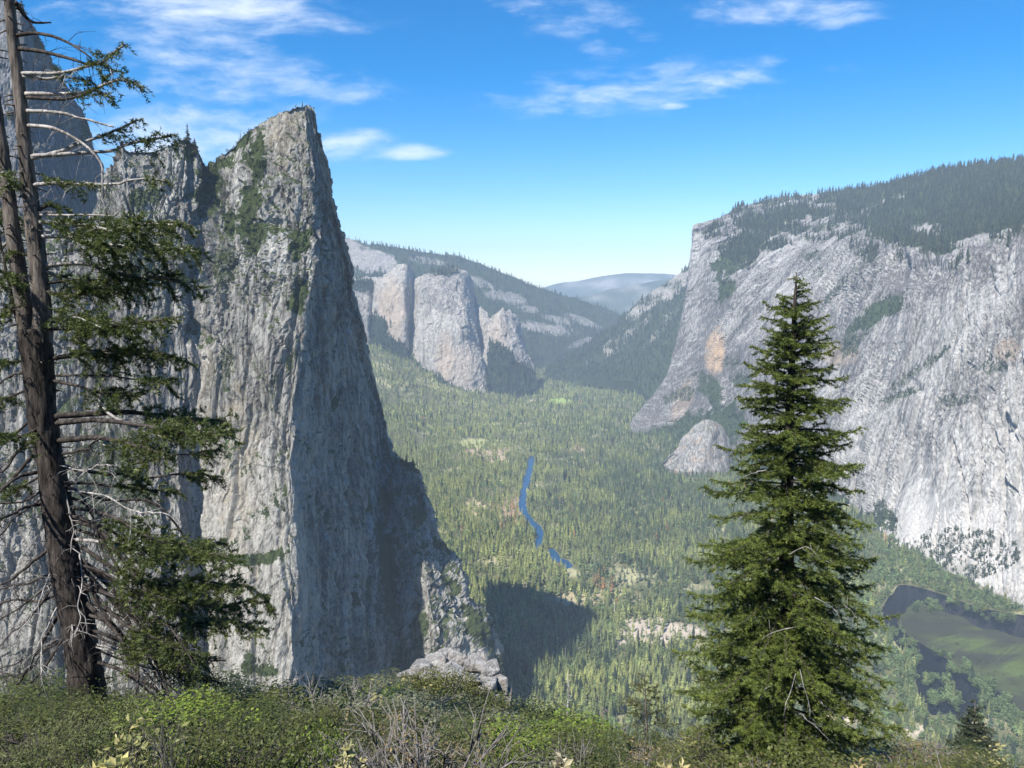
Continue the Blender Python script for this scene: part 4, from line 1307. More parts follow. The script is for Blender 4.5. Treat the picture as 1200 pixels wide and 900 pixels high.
# brush on the spire's ledges and gullies
i = scatter_on(SPIRE, 3800, .45, -.05)
P = SPIRE['P'][i] + SPIRE['N'][i] * 0.5
hh = np.where(rng.random(len(i)) < .12, rng.uniform(5, 10, len(i)), rng.uniform(1.6, 4.5, len(i)))
instance_mesh('shrubbery', BUSH + FAR_CON, np.where(hh > 5, 6 + rng.integers(0, 8, len(i)), rng.integers(0, 6, len(i))), P - [0, 0, .8], hh, rng.uniform(.9, 1.5, len(i)),
              green(len(i), (0.05, 0.065, 0.025), (0.13, 0.14, 0.05)), M['forest'], 'scrub growing in the gullies and ledges of the spire')
i = scatter_on(BUTT, 500, .45, .0)
P = BUTT['P'][i]
instance_mesh('shrubbery', BUSH, rng.integers(0, 6, len(i)), P - [0, 0, 1], rng.uniform(2.5, 7, len(i)), rng.uniform(.9, 1.5, len(i)), green(len(i)), M['forest'],
              'scrub on the dark buttress at the upper left')

# single trees that stand out on the spire: (px, py of foot, height in px, kind, label)
def surf_at(res, px, py):
    f = res['front']
    k = np.where(f)[0]
    j = np.argmin(np.hypot(res['px'][k] - px, res['py'][k] - py))
    return res['P'][k[j]]
LONE = [(220, 170, 26, 'pointed conifer standing alone on the lower wall left of the notch', .18), (292, 163, 13, 'small conifer on the spire shoulder left of the summit', .2), (281, 166, 14, 'dead thin conifer on the spire shoulder', .08),
        (206, 176, 16, 'stubby conifer on top of the lower wall', .26), (227, 180, 18, 'bushy conifer at the right end of the lower wall', .34),
        (465, 543, 13, 'small dark conifer at the left end of the shoulder ledge', .2), (472, 545, 10, 'bushy low conifer in the middle of the shoulder ledge', .34), (484, 549, 14, 'small conifer at the right end of the shoulder ledge', .26),
        (476, 546, 16, 'tallest conifer of the shoulder ledge', .2)]
for px, py, hp, lab, w in LONE:
    b = surf_at(SPIRE, px, py)
    d_ = proj(b)[2]
    o = add_obj('conifer', tree_mesh('conifer', conifer_detailed(R1, 16, w, .08, 7), M['tree_obj'], .018))
    h_ = hp / FPX * d_
    o.location = b - np.array([0, 0, .06 * h_]); o.scale = (h_, h_, h_)
    o.color = (0.05, 0.062, 0.028, 1) if 'dead' not in lab else (0.2, 0.17, 0.13, 1)
    tag(o, lab, 'conifer')
# ================================================================== the near brow: trees, rocks, shrubs
def needles(segA, segB, per_m, length, width, c0, c1, flat=0.45, up=0.15, r=rng):
    """thin triangles bristling from many little twigs; returns verts, tris, colours"""
    A = np.asarray(segA, float); B = np.asarray(segB, float)
    l = np.linalg.norm(B - A, axis=1)
    cnt = np.maximum(2, np.round(l * per_m)).astype(int)
    k = np.repeat(np.arange(len(A)), cnt)
    n = len(k)
    t = r.random(n)[:, None]
    ax = (B - A)[k] / (l[k][:, None] + 1e-9)
    p = A[k] * (1 - t) + B[k] * t
    rnd = r.normal(size=(n, 3)); rnd[:, 2] *= flat; rnd[:, 2] += up
    rnd -= ax * (rnd * ax).sum(1, keepdims=True)
    rnd /= np.linalg.norm(rnd, axis=1, keepdims=True) + 1e-9
    d = ax * r.uniform(.35, .9, n)[:, None] + rnd
    d /= np.linalg.norm(d, axis=1, keepdims=True)
    s = np.cross(d, r.normal(size=(n, 3))); s /= np.linalg.norm(s, axis=1, keepdims=True) + 1e-9
    L_ = (length * r.uniform(.7, 1.25, n))[:, None]
    v = np.stack([p + s * width * .5, p - s * width * .5, p + d * L_], 1).reshape(-1, 3)
    u = r.random(len(A))[k][:, None]
    c = np.asarray(c0) * (1 - u) + np.asarray(c1) * u
    return v, np.arange(3 * n).reshape(-1, 3), np.repeat(c, 3, axis=0)

def spray(spine, t0, tw_len, density, r, droop=0.25, sub=True, plane=0.25, ang=0.9):
    """side twigs along a spine (n,3): returns segment starts and ends"""
    spine = np.asarray(spine, float)
    d = np.linalg.norm(np.diff(spine, axis=0), axis=1); s = np.concatenate([[0], np.cumsum(d)]); Lt = s[-1]
    A, B = [], []
    m = max(3, int(Lt * (1 - t0) * density))
    for i in range(m):
        t = t0 + (1 - t0) * (i + r.uniform(0, 1)) / m
        q = t * Lt
        k = min(np.searchsorted(s, q, side='right') - 1, len(spine) - 2)
        f = (q - s[k]) / (d[k] + 1e-9)
        p = spine[k] * (1 - f) + spine[k + 1] * f
        ax = (spine[k + 1] - spine[k]) / (d[k] + 1e-9)
        side = np.cross(ax, [0, 0, 1.0]); side /= np.linalg.norm(side) + 1e-9
        sg = 1 if i % 2 else -1
        an = ang * r.uniform(.75, 1.2)
        dirv = ax * cos(an) + side * sg * sin(an) + np.array([0, 0, r.normal(0, plane) - 0.10])
        dirv /= np.linalg.norm(dirv)
        l = tw_len * (0.35 + 0.65 * (1 - (t - t0) / (1 - t0 + 1e-9))) * r.uniform(.6, 1.2)
        p1 = p + dirv * l * .55; p2 = p + dirv * l + np.array([0, 0, -droop * l])
        A += [p, p1]; B += [p1, p2]
        if sub and l > 0.22:
            for _ in range(int(2 + l * 6)):
                u = r.uniform(.15, .95); b = p + dirv * l * u + np.array([0, 0, -droop * l * max(0, u - .5) * 2])
                s2 = np.cross(dirv, [0, 0, 1.0]) * (1 if r.random() < .5 else -1)
                d2 = dirv * .7 + s2 * .75 + np.array([0, 0, r.normal(0, plane)])
                d2 /= np.linalg.norm(d2)
                A.append(b); B.append(b + d2 * l * r.uniform(.22, .45))
    # the tip itself
    for k in range(len(spine) - 1):
        if s[k] >= t0 * Lt: A.append(spine[k]); B.append(spine[k + 1])
    return A, B

def wood_and_needles(name, woods, nd, wood_mat, parent=None, needle_mat=None):
    """one mesh: woody tubes (soup) and needles"""
    s = Soup()
    for w in woods: s.t += [x + s.n for x in w.t]; s.q += [x + s.n for x in w.q]; s.v += w.v; s.n += w.n
    nt_w = sum(len(x) for x in s.t)
    cw = np.full((s.n, 3), 0.1)
    V, T, C_ = nd
    s.t.append(T + s.n); s.v.append(V.astype(np.float32)); s.n += len(V)
    cols = np.concatenate([cw, C_])
    tri = np.concatenate(s.t); quad = np.concatenate(s.q) if s.q else np.zeros((0, 4), int)
    f = [tri] + ([quad] if len(quad) else [])
    mi = np.concatenate([np.ones(nt_w), np.zeros(len(T)), np.ones(len(quad))])
    me = mesh_np(name, np.concatenate(s.v), f, [needle_mat or M['fir'], wood_mat], False, cols, mi)
    return add_obj(name, me, parent)

def fir_crown(root, H, halfw, trunk, r, base_t, col0, col1, per_m=110, nl=.075, nw=.018, whorl_step=None, arms=6, droop=1.0, tw=.42, up_top=.45, dens=11, gap=0.1, keep=None):
    """boughs in whorls round a trunk axis; halfw(t) is the bough length at height fraction t (1 = top)"""
    A, B, woods = [], [], []
    z = H * 0.985
    k = 0
    while z > base_t * H:
        t = z / H
        step = whorl_step(t)
        R = halfw(t)
        m = arms if t < .93 else 5
        for j in range(m):
            if r.random() < gap + .45 * max(0, t - .62): continue
            a = 2 * pi * (j + r.uniform(-.32, .32)) / m + k * 1.1
            if keep is not None and not keep(a, t, r): continue
            Lb = R * r.uniform(.72, 1.12)
            zb = z + r.uniform(-.35, .35) * step
            d = np.array([cos(a), sin(a), 0])
            el = up_top * max(0, (t - .55)) / .45 - droop * .28 * max(0, (.75 - t)) / .75 + r.normal(0, .07)
            p0 = trunk(zb / H)
            pts = [p0, p0 + d * Lb * .4 + [0, 0, el * Lb * .45 - .02 * Lb], p0 + d * Lb * .78 + [0, 0, el * Lb * .8 - droop * .10 * Lb], p0 + d * Lb + [0, 0, el * Lb * .95 - droop * .06 * Lb + r.normal(0, .03) * Lb]]
            sp = spline(pts, 9)
            w = Soup(); tube(w, sp, np.linspace(.010 + .012 * Lb, .004, 9), 4); woods.append(w)
            a_, b_ = spray(sp, .18 if Lb > .8 else .05, tw * min(1.0, .35 + Lb * .35), dens, r, droop=.22 * droop)
            A += a_; B += b_
        z -= step * r.uniform(.8, 1.2)
        k += 1
    A, B = np.array(A), np.array(B)
    nd = needles(A, B, per_m, nl, nw, col0, col1, r=r)
    return wood_and_needles('crown', woods, nd, M['wood_dark'], root)

# ------------------------------------------------------------------ the tall fir on the right
RF = np.random.default_rng(21)
FY = 16.5
fb = W(913, 945, FY); ft = W(932, 319, FY)
fbz = float(height(fb[0], fb[1])) - .15
fir = bpy.data.objects.new('fir_tree', None); COL.objects.link(fir); fir.location = (fb[0], fb[1], fbz)
tag(fir, 'tall full-crowned green fir standing at the right in front of the pale cliff', 'fir tree')
Hf = ft[2] - fbz
lean = ft[0] - fb[0]
def fir_axis(t): return np.array([lean * t ** 1.0, 0.0, Hf * t])
s = Soup()
tt = np.linspace(0, 1, 24)
tube(s, [fir_axis(t) + np.array([.03 * sin(7 * t), .02 * cos(9 * t), 0]) for t in tt], .27 * (1 - tt) ** .8 + .012, 12, rough=.05)
add_obj('trunk', s.mesh('trunk', [M['bark']], True), fir)
px_half = lambda t: np.interp(945 - 626 * t, [319, 330, 345, 365, 395, 430, 470, 520, 560, 585, 630, 680, 735, 780, 830, 890, 915], [2, 11, 20, 30, 40, 48, 61, 76, 84, 92, 98, 102, 114, 116, 116, 114, 110])
m_per_px = FY / FPX / .93
fir_crown(fir, Hf, lambda t: px_half(t) * m_per_px * 1.02, fir_axis, RF, .04, (0.046, 0.070, 0.016), (0.185, 0.225, 0.048), per_m=185, nl=.068, nw=.0165,
          whorl_step=lambda t: .18 + .17 * min(1, (1 - t) * 2.2), arms=9, droop=1.0, tw=.52, up_top=.5, dens=16, gap=.15)
# bleached dead sticks showing through the crown
for (x0, y0, x1, y1, x2, y2) in [(930,735,905,742,892,750),(932,790,925,812,918,842),(938,785,945,815,955,840),(955,700,975,712,985,725),(960,820,985,845,990,858),(940,838,965,860,977,872),
                                 (925,650,945,640,962,655),(985,705,1000,718,1005,725),(900,550,880,555,872,558),(890,820,893,812,898,805),(975,660,960,655,948,648)]:
    Yd = FY - 1.3 - RF.uniform(0, .6)
    s = Soup(); sp = spline([W(x0, y0, Yd), W(x1, y1, Yd - .1), W(x2, y2, Yd - .2)], 7) - np.array(fir.location)
    sp = sp + RF.normal(0, .012, sp.shape); tube(s, sp, np.linspace(.010, .003, 7), 5)
    for q_ in (2, 4, 5): tube(s, [sp[q_], sp[q_] + RF.normal(0, .10, 3)], [.005, .002], 3)
    add_obj('branch', s.mesh('branch', [M['wood_grey']], True), fir)

# ------------------------------------------------------------------ the old double-stemmed tree on the left
RT = np.random.default_rng(5)
TY = 15.0
def T(px, py, dy=0.0): return W(px, py, TY + dy)
tb = T(104, 838)
old = bpy.data.objects.new('old_fir_tree', None); COL.objects.link(old); old.location = (tb[0], tb[1], float(height(tb[0], tb[1])))
tag(old, 'old double-stemmed fir with bare drooping dead limbs and thin green sprays at the left edge', 'fir tree')
T0 = np.array(old.location)
mpp = TY / FPX / .955
def stem(name, pts, mat, sides=28, rough=.05, n=110):
    w = np.array([T(a, b) for a, b, _ in pts]) - T0
    sp = spline(w, n)
    d = np.concatenate([[0], np.cumsum(np.linalg.norm(np.diff(w, axis=0), axis=1))])
    rad = np.interp(np.linspace(0, d[-1], n), d, [c * mpp * .42 for _, _, c in pts])
    s = Soup(); tube(s, sp, rad, sides)
    V = np.concatenate(s.v).astype(float)
    c_ = np.concatenate([np.repeat(sp, sides, axis=0), sp[:1], sp[-1:]])
    rr_ = np.concatenate([np.repeat(rad, sides), [1, 1]])[:, None]
    dirn = (V - c_) / (np.linalg.norm(V - c_, axis=1, keepdims=True) + 1e-6)
    q_ = dirn * [2.4, 2.4, 0] + np.stack([0 * V[:, 0], 0 * V[:, 0], V[:, 2] * 1.1], -1)
    V += dirn * rr_ * (.26 * ridged(q_ * 1.3, 3, 92, .6) - .06)[:, None]
    s.v = [V]
    # broken stubs
    for k_ in range(int(n * .7)):
        i_ = RT.integers(2, n - 2); a_ = RT.uniform(0, 6.28); l_ = RT.uniform(.06, .22)
        d_ = np.array([cos(a_), sin(a_), RT.uniform(-.4, .2)])
        tube(s, [sp[i_] + d_ * rad[i_] * .6, sp[i_] + d_ * (rad[i_] + l_)], [.022, .009], 5)
    return add_obj(name, s.mesh(name, [mat], True), old)
stem('trunk', [(108,858,58),(104,835,47),(99,782,41),(90,725,38),(77,662,37),(69,605,35),(60,548,31),(55,520,30),(50,490,33),(46,443,33),(42,405,36),(40,385,34)], M['bark'], 36)
stem('trunk', [(46,430,24),(49,390,24),(48,347,20),(41,277,18.5),(34,218,17),(29,170,15),(22,100,13.5),(15,40,12),(11,0,11),(5,-60,9),(-2,-140,6)], M['bark_pale'], 24)
stem('trunk', [(42,430,22),(32,385,22),(26,347,18),(16,277,16.5),(8,218,15.5),(2,172,14),(-3,140,13),(-12,60,10),(-20,-40,6)], M['bark_pale'], 24)
# limbs: (points, start px width, foliage from-fraction or None, twig length m, material, tip depth offset)
g, dk = 'wood_grey', 'wood_dark'
LIMBS = [
 ([(18,2),(30,20),(42,26),(58,27)], 5, None, 0, dk), ([(20,41),(47,39),(80,50),(107,68)], 4.5, None, 0, dk), ([(22,57),(60,62),(100,75),(116,76)], 5, .82, .35, dk),
 ([(26,86),(50,86),(75,84),(108,76),(125,70),(147,52)], 4.5, .68, .42, g), ([(27,89),(50,92),(80,90),(110,98)], 4, .45, .40, g), ([(30,110),(60,110),(100,108),(140,95),(169,102)], 5, .52, .50, g),
 ([(32,114),(60,116),(90,114),(110,106),(128,112)], 4.5, .62, .40, dk), ([(32,130),(70,132),(100,140),(133,149)], 4.5, None, 0, g), ([(33,147),(60,150),(90,163),(108,178),(120,200),(122,232)], 4.5, None, 0, g),
 ([(36,186),(68,178),(90,170),(110,163),(140,152),(166,140)], 5, .56, .46, g), ([(36,183),(80,180),(110,178),(135,175),(150,168),(206,158)], 5.5, .66, .62, g),
 ([(38,217),(60,215),(100,215),(120,215)], 5, .15, .42, g), ([(100,215),(122,216),(140,214),(150,210),(200,212)], 3.5, .74, .40, g), ([(30,228),(15,216),(0,222)], 4, .1, .3, g),
 ([(45,246),(58,240),(70,246)], 5, .15, .38, dk), ([(45,249),(70,250),(84,258),(103,268)], 4, None, 0, g), ([(47,252),(95,252),(150,254)], 3, None, 0, g),
 ([(46,260),(90,262),(130,270),(170,264),(212,262)], 5.5, .22, .66, g), ([(48,277),(80,278),(130,288),(180,288),(228,296)], 5.5, .30, .70, g), ([(45,312),(95,309),(130,318),(165,326),(190,325),(233,335)], 6, .30, .72, g),
 ([(52,318),(70,326),(85,345)], 5, .7, .3, g), ([(50,340),(80,348),(110,338),(160,340)], 6, .15, .62, dk), ([(54,332),(90,328),(125,330)], 4, .2, .5, dk),
 ([(58,385),(100,384),(150,380),(204,374)], 6, .3, .56, dk), ([(56,376),(90,372),(120,384)], 4, .2, .4, g), ([(60,420),(95,415),(120,411),(180,411),(219,424)], 6.5, .12, .66, dk),
 ([(50,392),(75,408),(125,414),(180,414)], 4, .6, .4, g), ([(57,445),(90,452),(115,460),(166,462)], 5, .4, .55, dk), ([(66,440),(120,440),(170,446),(206,445)], 3, .75, .42, dk),
 ([(65,487),(110,485),(150,483),(200,488),(266,495)], 9, .5, .72, dk), ([(66,496),(115,492),(165,498),(220,508),(264,504)], 8, .55, .66, dk), ([(70,516),(115,513),(150,520),(195,533)], 9, .55, .5, dk),
 ([(74,532),(95,527),(122,517)], 5.5, None, 0, dk), ([(100,462),(122,480),(145,496),(195,515),(212,526)], 4.5, None, 0, g), ([(124,520),(132,530),(134,545)], 8, None, 0, g),
 ([(68,545),(100,552),(134,543)], 4, None, 0, g), ([(72,545),(100,553),(140,556),(176,560)], 8, .6, .4, dk), ([(150,545),(200,535),(232,532),(258,530)], 4, .7, .36, dk), ([(176,560),(215,556),(258,558)], 4, .4, .4, dk),
 ([(76,566),(110,566),(150,572),(214,578)], 6, .5, .35, dk), ([(80,575),(120,580),(160,598),(198,602)], 5, None, 0, g), ([(86,595),(130,605),(170,628),(220,642),(272,662)], 7, .38, .72, dk),
 ([(88,632),(135,638),(165,668),(185,695),(213,714),(222,748)], 10, .72, .4, g), ([(86,610),(120,622),(140,650),(170,690),(205,705)], 9, .6, .56, dk), ([(95,655),(130,690),(160,728),(178,770),(205,826)], 9, None, 0, dk),
 ([(96,665),(140,715),(165,758),(188,798)], 8, None, 0, dk), ([(100,705),(140,748),(160,788),(158,822)], 9, None, 0, dk), ([(90,620),(150,640),(200,646),(262,640)], 6, .55, .55, dk),
 ([(95,640),(150,676),(210,688),(250,685),(291,686)], 7, .5, .62, dk), ([(100,660),(150,690),(205,702),(255,712),(300,700),(321,712)], 7, .5, .6, dk), ([(104,680),(160,722),(215,730),(262,726),(312,738)], 6, .62, .5, dk),
 ([(104,690),(150,735),(190,752),(228,772)], 7, .5, .62, dk), ([(108,700),(160,762),(205,782),(262,800)], 6, .72, .42, dk), ([(160,690),(195,715),(218,745),(216,770)], 3.5, None, 0, g),
 ([(68,585),(71,640),(84,690),(96,722),(121,766)], 5, None, 0, g), ([(93,648),(97,690),(94,725),(85,748)], 4, None, 0, g), ([(72,560),(82,610),(84,640),(96,650)], 5, None, 0, g), ([(98,718),(100,752),(104,790)], 4, None, 0, g),
 ([(110,620),(118,655),(125,670),(140,678)], 3.5, None, 0, g), ([(85,700),(86,735),(88,760)], 3, None, 0, g),
 # to the left
 ([(18,250),(4,256),(-16,266)], 4, .1, .4, g), ([(16,318),(2,326),(-14,338)], 4, .1, .4, dk), ([(28,352),(12,362),(-6,378)], 4, .2, .45, dk), ([(34,420),(16,424),(-8,420)], 4, .25, .45, dk), ([(8,200),(-4,206),(-20,214)], 3, .1, .35, g), ([(48,500),(24,512),(-4,508)], 4, .4, .4, dk),
 ([(46,553),(20,560),(5,575),(-14,590)], 7, None, 0, dk), ([(50,590),(20,598),(-14,612)], 7, None, 0, dk), ([(62,640),(30,665),(-10,694)], 7, None, 0, dk), ([(65,670),(35,682),(-6,692)], 6, None, 0, dk),
 ([(60,690),(30,730),(-8,758)], 6, None, 0, dk), ([(72,715),(40,770),(14,806)], 7, None, 0, dk), ([(76,745),(50,785),(24,808)], 6, None, 0, dk), ([(40,488),(20,506),(-14,528)], 4, None, 0, dk), ([(35,455),(15,464),(-14,474)], 3.5, .55, .35, dk),
 ([(30,437),(15,440),(-10,455)], 4, None, 0, dk), ([(40,515),(20,530),(5,550),(-12,556)], 5, None, 0, dk), ([(45,525),(15,560),(-10,578)], 6, None, 0, dk), ([(24,390),(14,350),(4,300),(0,270)], 5, None, 0, dk),
 ([(10,283),(-5,296),(-20,300)], 4, .2, .35, g), ([(34,300),(20,296),(10,300)], 3, .1, .3, dk), ([(70,705),(52,745),(48,790)], 4, None, 0, g), ([(64,650),(48,700),(22,745)], 4, None, 0, g), ([(44,560),(22,572),(0,570)], 4, .4, .35, dk),
]
# more drooping dead limbs low on the right and left of the trunk
for i in range(22):
    y0 = RT.uniform(560, 775)
    x0 = np.interp(y0, [548, 605, 662, 725, 782], [66, 74, 86, 100, 112])
    e = RT.uniform(0, 1)
    x1, y1 = x0 + 40 + 80 * e, y0 + RT.uniform(25, 95)
    x2 = x0 + 45 + 125 * e; y2 = min(846, y1 + RT.uniform(5, 80))
    LIMBS.append(([(x0, y0), (x0 + 25 + 30 * e, y0 + 18), (x1, y1), (x2, y2)], RT.uniform(3.5, 7), (.6 if RT.random() < .3 and y0 < 680 else None), .38, dk if RT.random() < .9 else g))
    if i % 4 == 0: LIMBS.append(([(x0 - 12, y0), (x0 - 40, y0 + 20), (x0 - 60 - 30 * e, y0 + RT.uniform(20, 60)), (x0 - 90 - 40 * e, y0 + RT.uniform(35, 95))], RT.uniform(3, 6), (.6 if RT.random() < .4 else None), .4, dk))
nl = 0
for pts, wpx, f0, tw, mt in LIMBS:
    dtip = RT.uniform(-1.8, 1.2)
    n_ = len(pts)
    inner = 0 if min(p[0] for p in pts) < 70 or pts[0][1] > 600 else 0.3
    w = np.array([T(a, b, dtip * (k / (n_ - 1)) - 0.02) for k, (a, b) in enumerate(pts)]) - T0
    sp = spline(w, 22)
    wob = np.stack([fbm(sp * 1.6 + nl, 3, 91), fbm(sp * 1.6 + nl, 3, 92), fbm(sp * 1.6 + nl, 3, 93)], -1) * (.22 if pts[0][1] > 530 else .09) * np.linspace(0, 1, 22)[:, None]
    sp = sp + wob
    r0 = wpx * mpp * .5 * ((.60 if mt == dk else .42) if pts[0][1] > 530 else .85)
    s = Soup(); tube(s, sp, r0 * np.linspace(1, .25, 22) ** .8 + .003, 6, rough=.06)
    # dead twiglets on the bare part
    Ll = np.linalg.norm(np.diff(sp, axis=0), axis=1).sum()
    for q in range(int((9 if pts[0][1] > 530 else 4.5) * Ll) + 2):
        k = RT.integers(5, 20); a = RT.normal(size=3); a[2] = a[2] * .6 - .45; a /= np.linalg.norm(a)
        l = RT.uniform(.12, .62)
        kink = RT.normal(0, .12, 3) * l
        tube(s, [sp[k], sp[k] + a * l * .5 + kink, sp[k] + a * l + [0, 0, -.25 * l] + kink], [.007, .005, .002], 4)
        e_ = sp[k] + a * l * .6 + kink; a2 = a * .6 + RT.normal(0, .5, 3); tube(s, [e_, e_ + a2 * l * .5], [.004, .002], 3)
    o = add_obj('branch', s.mesh('branch', [M[mt]], True), old)
    if f0 is not None:
        low = pts[0][1] > 560
        A, B = spray(sp, max(.02, f0 - (.12 if low else .04)), tw * (1.22 if low else 1.28 if pts[0][1] > 230 else 1.1), 21 if low else 16, RT, droop=.40, plane=.38, ang=.85)
        v, t_, c = needles(A, B, 170 if low else 175 if pts[0][1] > 230 else 95, .072, .018, (0.042, 0.064, 0.020), (0.155, 0.182, 0.050), r=RT)
        fo = add_obj('foliage', mesh_np('foliage', v, [t_], [M['fir']], False, c), o)
    nl += 1

# ------------------------------------------------------------------ smaller trees on the brow and just below it
def ground_z(x, y): return float(height(x, y))
def small_conifer(px, py_base, py_top, Y, half_px, label, seed, base_t, c0, c1, name='conifer', per_m=70, trunk_mat='bark_pale', gap=.15, arms=6, step=.5, tr=.02, tw=.5, nl=.1, nw=.03, droop=.8, prof=None, dens=7):
    r = np.random.default_rng(seed)
    top = W(px, py_top, Y)
    z0 = ground_z(top[0], top[1])
    H = top[2] - z0
    root = bpy.data.objects.new(name, None); COL.objects.link(root); root.location = (top[0], top[1], z0)
    tag(root, label, 'conifer')
    s = Soup(); tt = np.linspace(-.02, 1, 12)
    tube(s, np.stack([.02 * H * np.sin(tt * 4), 0 * tt, H * tt], -1), H * tr * (1 - np.clip(tt, 0, 1)) ** .8 + .006, 8, rough=.04)
    add_obj('trunk', s.mesh('trunk', [M[trunk_mat]], True), root)
    mp = Y / FPX / .92
    prof = prof or (lambda t: (1 - t) ** .8)
    ax = lambda t: np.array([.02 * H * sin(t * 4), 0, H * t])
    fir_crown(root, H, lambda t: max(.06, half_px * mp * prof(t)), ax, r, base_t, c0, c1, per_m=per_m, nl=nl, nw=nw, whorl_step=lambda t: step, arms=arms, droop=droop, tw=tw, gap=gap, dens=dens)
    return root
small_conifer(757, 893, 792, 28, 36, 'sparse young pine with a pale thin trunk between the outcrop and the tall fir', 31, .36, (0.06, 0.068, 0.022), (0.13, 0.13, 0.045), 'young_pine', per_m=80, gap=.18, arms=5, step=.42, tw=.55, nl=.10, nw=.02,
              prof=lambda t: np.interp(t, [0, .3, .45, .6, .8, 1], [.9, .95, 1.0, .95, .6, .2]), droop=.5)
small_conifer(1147, 900, 821, 50, 36, 'dense dark silvery conifer poking up at the lower right corner', 32, .0, (0.036, 0.050, 0.026), (0.11, 0.125, 0.075), 'conifer', per_m=45, gap=.04, arms=8, step=.5, tw=.8, nl=.16, nw=.05,
              prof=lambda t: np.interp(t, [0, .5, .7, .85, .95, 1], [1.9, 1.35, .95, .58, .26, .04]), droop=.8)
small_conifer(820, 925, 853, 15, 38, 'low yellow-green young fir spreading beside the tall fir', 33, .02, (0.09, 0.11, 0.028), (0.20, 0.21, 0.055), 'young_fir', per_m=90, gap=.05, arms=7, step=.2, tw=.35, nl=.06, nw=.016, prof=lambda t: np.interp(t, [0, .5, .8, 1], [1.5, 1.25, .9, .3]), droop=.6)

def snag(px, py_top, Y, label, seed, nb, spread, mat):
    r = np.random.default_rng(seed)
    top = W(px, py_top, Y); z0 = ground_z(top[0], top[1]); H = top[2] - z0
    root = bpy.data.objects.new('dead_tree', None); COL.objects.link(root); root.location = (top[0], top[1], z0)
    tag(root, label, 'dead tree')
    s = Soup(); tt = np.linspace(-.02, 1, 14)
    ax = np.stack([.012 * H * np.sin(tt * 9), .01 * H * np.cos(tt * 7), H * tt], -1)
    tube(s, ax, .012 * H * (1 - np.clip(tt, 0, 1)) ** .7 + .012, 7, rough=.06)
    add_obj('trunk', s.mesh('trunk', [M[mat]], True), root)
    for i in range(nb):
        t = 1 - (i + .5) / nb * .75
        a = r.uniform(0, 6.28); l = spread * r.uniform(.5, 1.2) * (.5 + 1.2 * (1 - t))
        p = np.array([np.interp(t, tt, ax[:, 0]), np.interp(t, tt, ax[:, 1]), H * t])
        d = np.array([cos(a), sin(a), 0])
        b = Soup(); tube(b, spline([p, p + d * l * .6 + [0, 0, .05 * l], p + d * l + [0, 0, r.uniform(-.1, .45) * l]], 6), np.linspace(.028, .010, 6), 4)
        for _ in range(2):
            q = p + d * l * r.uniform(.4, .9); tube(b, [q, q + np.array([r.normal(0, .3), r.normal(0, .3), r.uniform(-.1, .3)]) * l * .7], [.012, .006], 3)
        add_obj('branch', b.mesh('branch', [M[mat]], True), root)
snag(664, 789, 44, 'bare pale dead tree in front of the shaded forest', 41, 26, 0.75, 'wood_grey')
snag(706, 828, 24, 'grey leafless sapling left of the young pine', 42, 22, .34, 'twig_grey')
snag(733, 846, 25, 'short grey leafless sapling right against the young pine', 43, 14, .3, 'twig_grey')

# ------------------------------------------------------------------ the jointed rock outcrop
RB = np.random.default_rng(8)
def boulder_mesh(sx, sy, sz, seed):
    r = np.random.default_rng(seed)
    bm = bmesh.new()
    for _ in range(16):
        p = r.uniform(-1, 1, 3); p /= max(abs(p)) ** .75
        bm.verts.new((p[0] * sx, p[1] * sy, p[2] * sz))
    res = bmesh.ops.convex_hull(bm, input=bm.verts[:])
    bmesh.ops.delete(bm, geom=[g_ for g_ in res['geom_interior'] if isinstance(g_, bmesh.types.BMVert)], context='VERTS')
    loose = [v for v in bm.verts if not v.link_faces]
    bmesh.ops.delete(bm, geom=loose, context='VERTS')
    bmesh.ops.triangulate(bm, faces=bm.faces[:])
    bmesh.ops.bevel(bm, geom=bm.edges[:], offset=.05 * min(sx, sy, sz), segments=1, affect='EDGES', profile=.5)
    bmesh.ops.triangulate(bm, faces=bm.faces[:])
    for _ in range(3):
        bmesh.ops.subdivide_edges(bm, edges=bm.edges[:], cuts=1, use_grid_fill=True)
    me = bpy.data.meshes.new('block'); bm.to_mesh(me); bm.free()
    n_ = len(me.vertices); v = np.zeros(n_ * 3); me.vertices.foreach_get('co', v); v = v.reshape(-1, 3)
    nn = np.zeros(n_ * 3); me.vertices.foreach_get('normal', nn); nn = nn.reshape(-1, 3)
    v = v + nn * (.05 * fbm(v * 2.2 + seed, 3, seed) + .025 * ridged(v * 6 + seed, 3, seed + 1))[:, None]
    me.vertices.foreach_set('co', v.ravel())
    tone = .55 + .5 * fbm(v * 1.8 + seed, 3, 95)
    at = me.attributes.new('Col', 'FLOAT_COLOR', 'POINT')
    c = np.stack([np.clip(tone, 0, 1), 0.0 * tone, np.clip(.6 * fbm(v * 1.2 + seed, 2, 96), 0, 1), np.ones(n_)], -1)
    at.data.foreach_set('color', c.astype(np.float32).ravel())
    me.materials.append(M['boulder'])
    me.update()
    return me
OY = 31.0
ob = W(545, 838, OY)
outc = bpy.data.objects.new('rock_outcrop', None); COL.objects.link(outc); outc.location = (ob[0], ob[1], ground_z(ob[0], ob[1]) - .2)
tag(outc, 'jointed pale rock outcrop capping the brow behind the domed bush', 'rock outcrop')
OB0 = np.array(outc.location)
mo = OY / FPX / .925
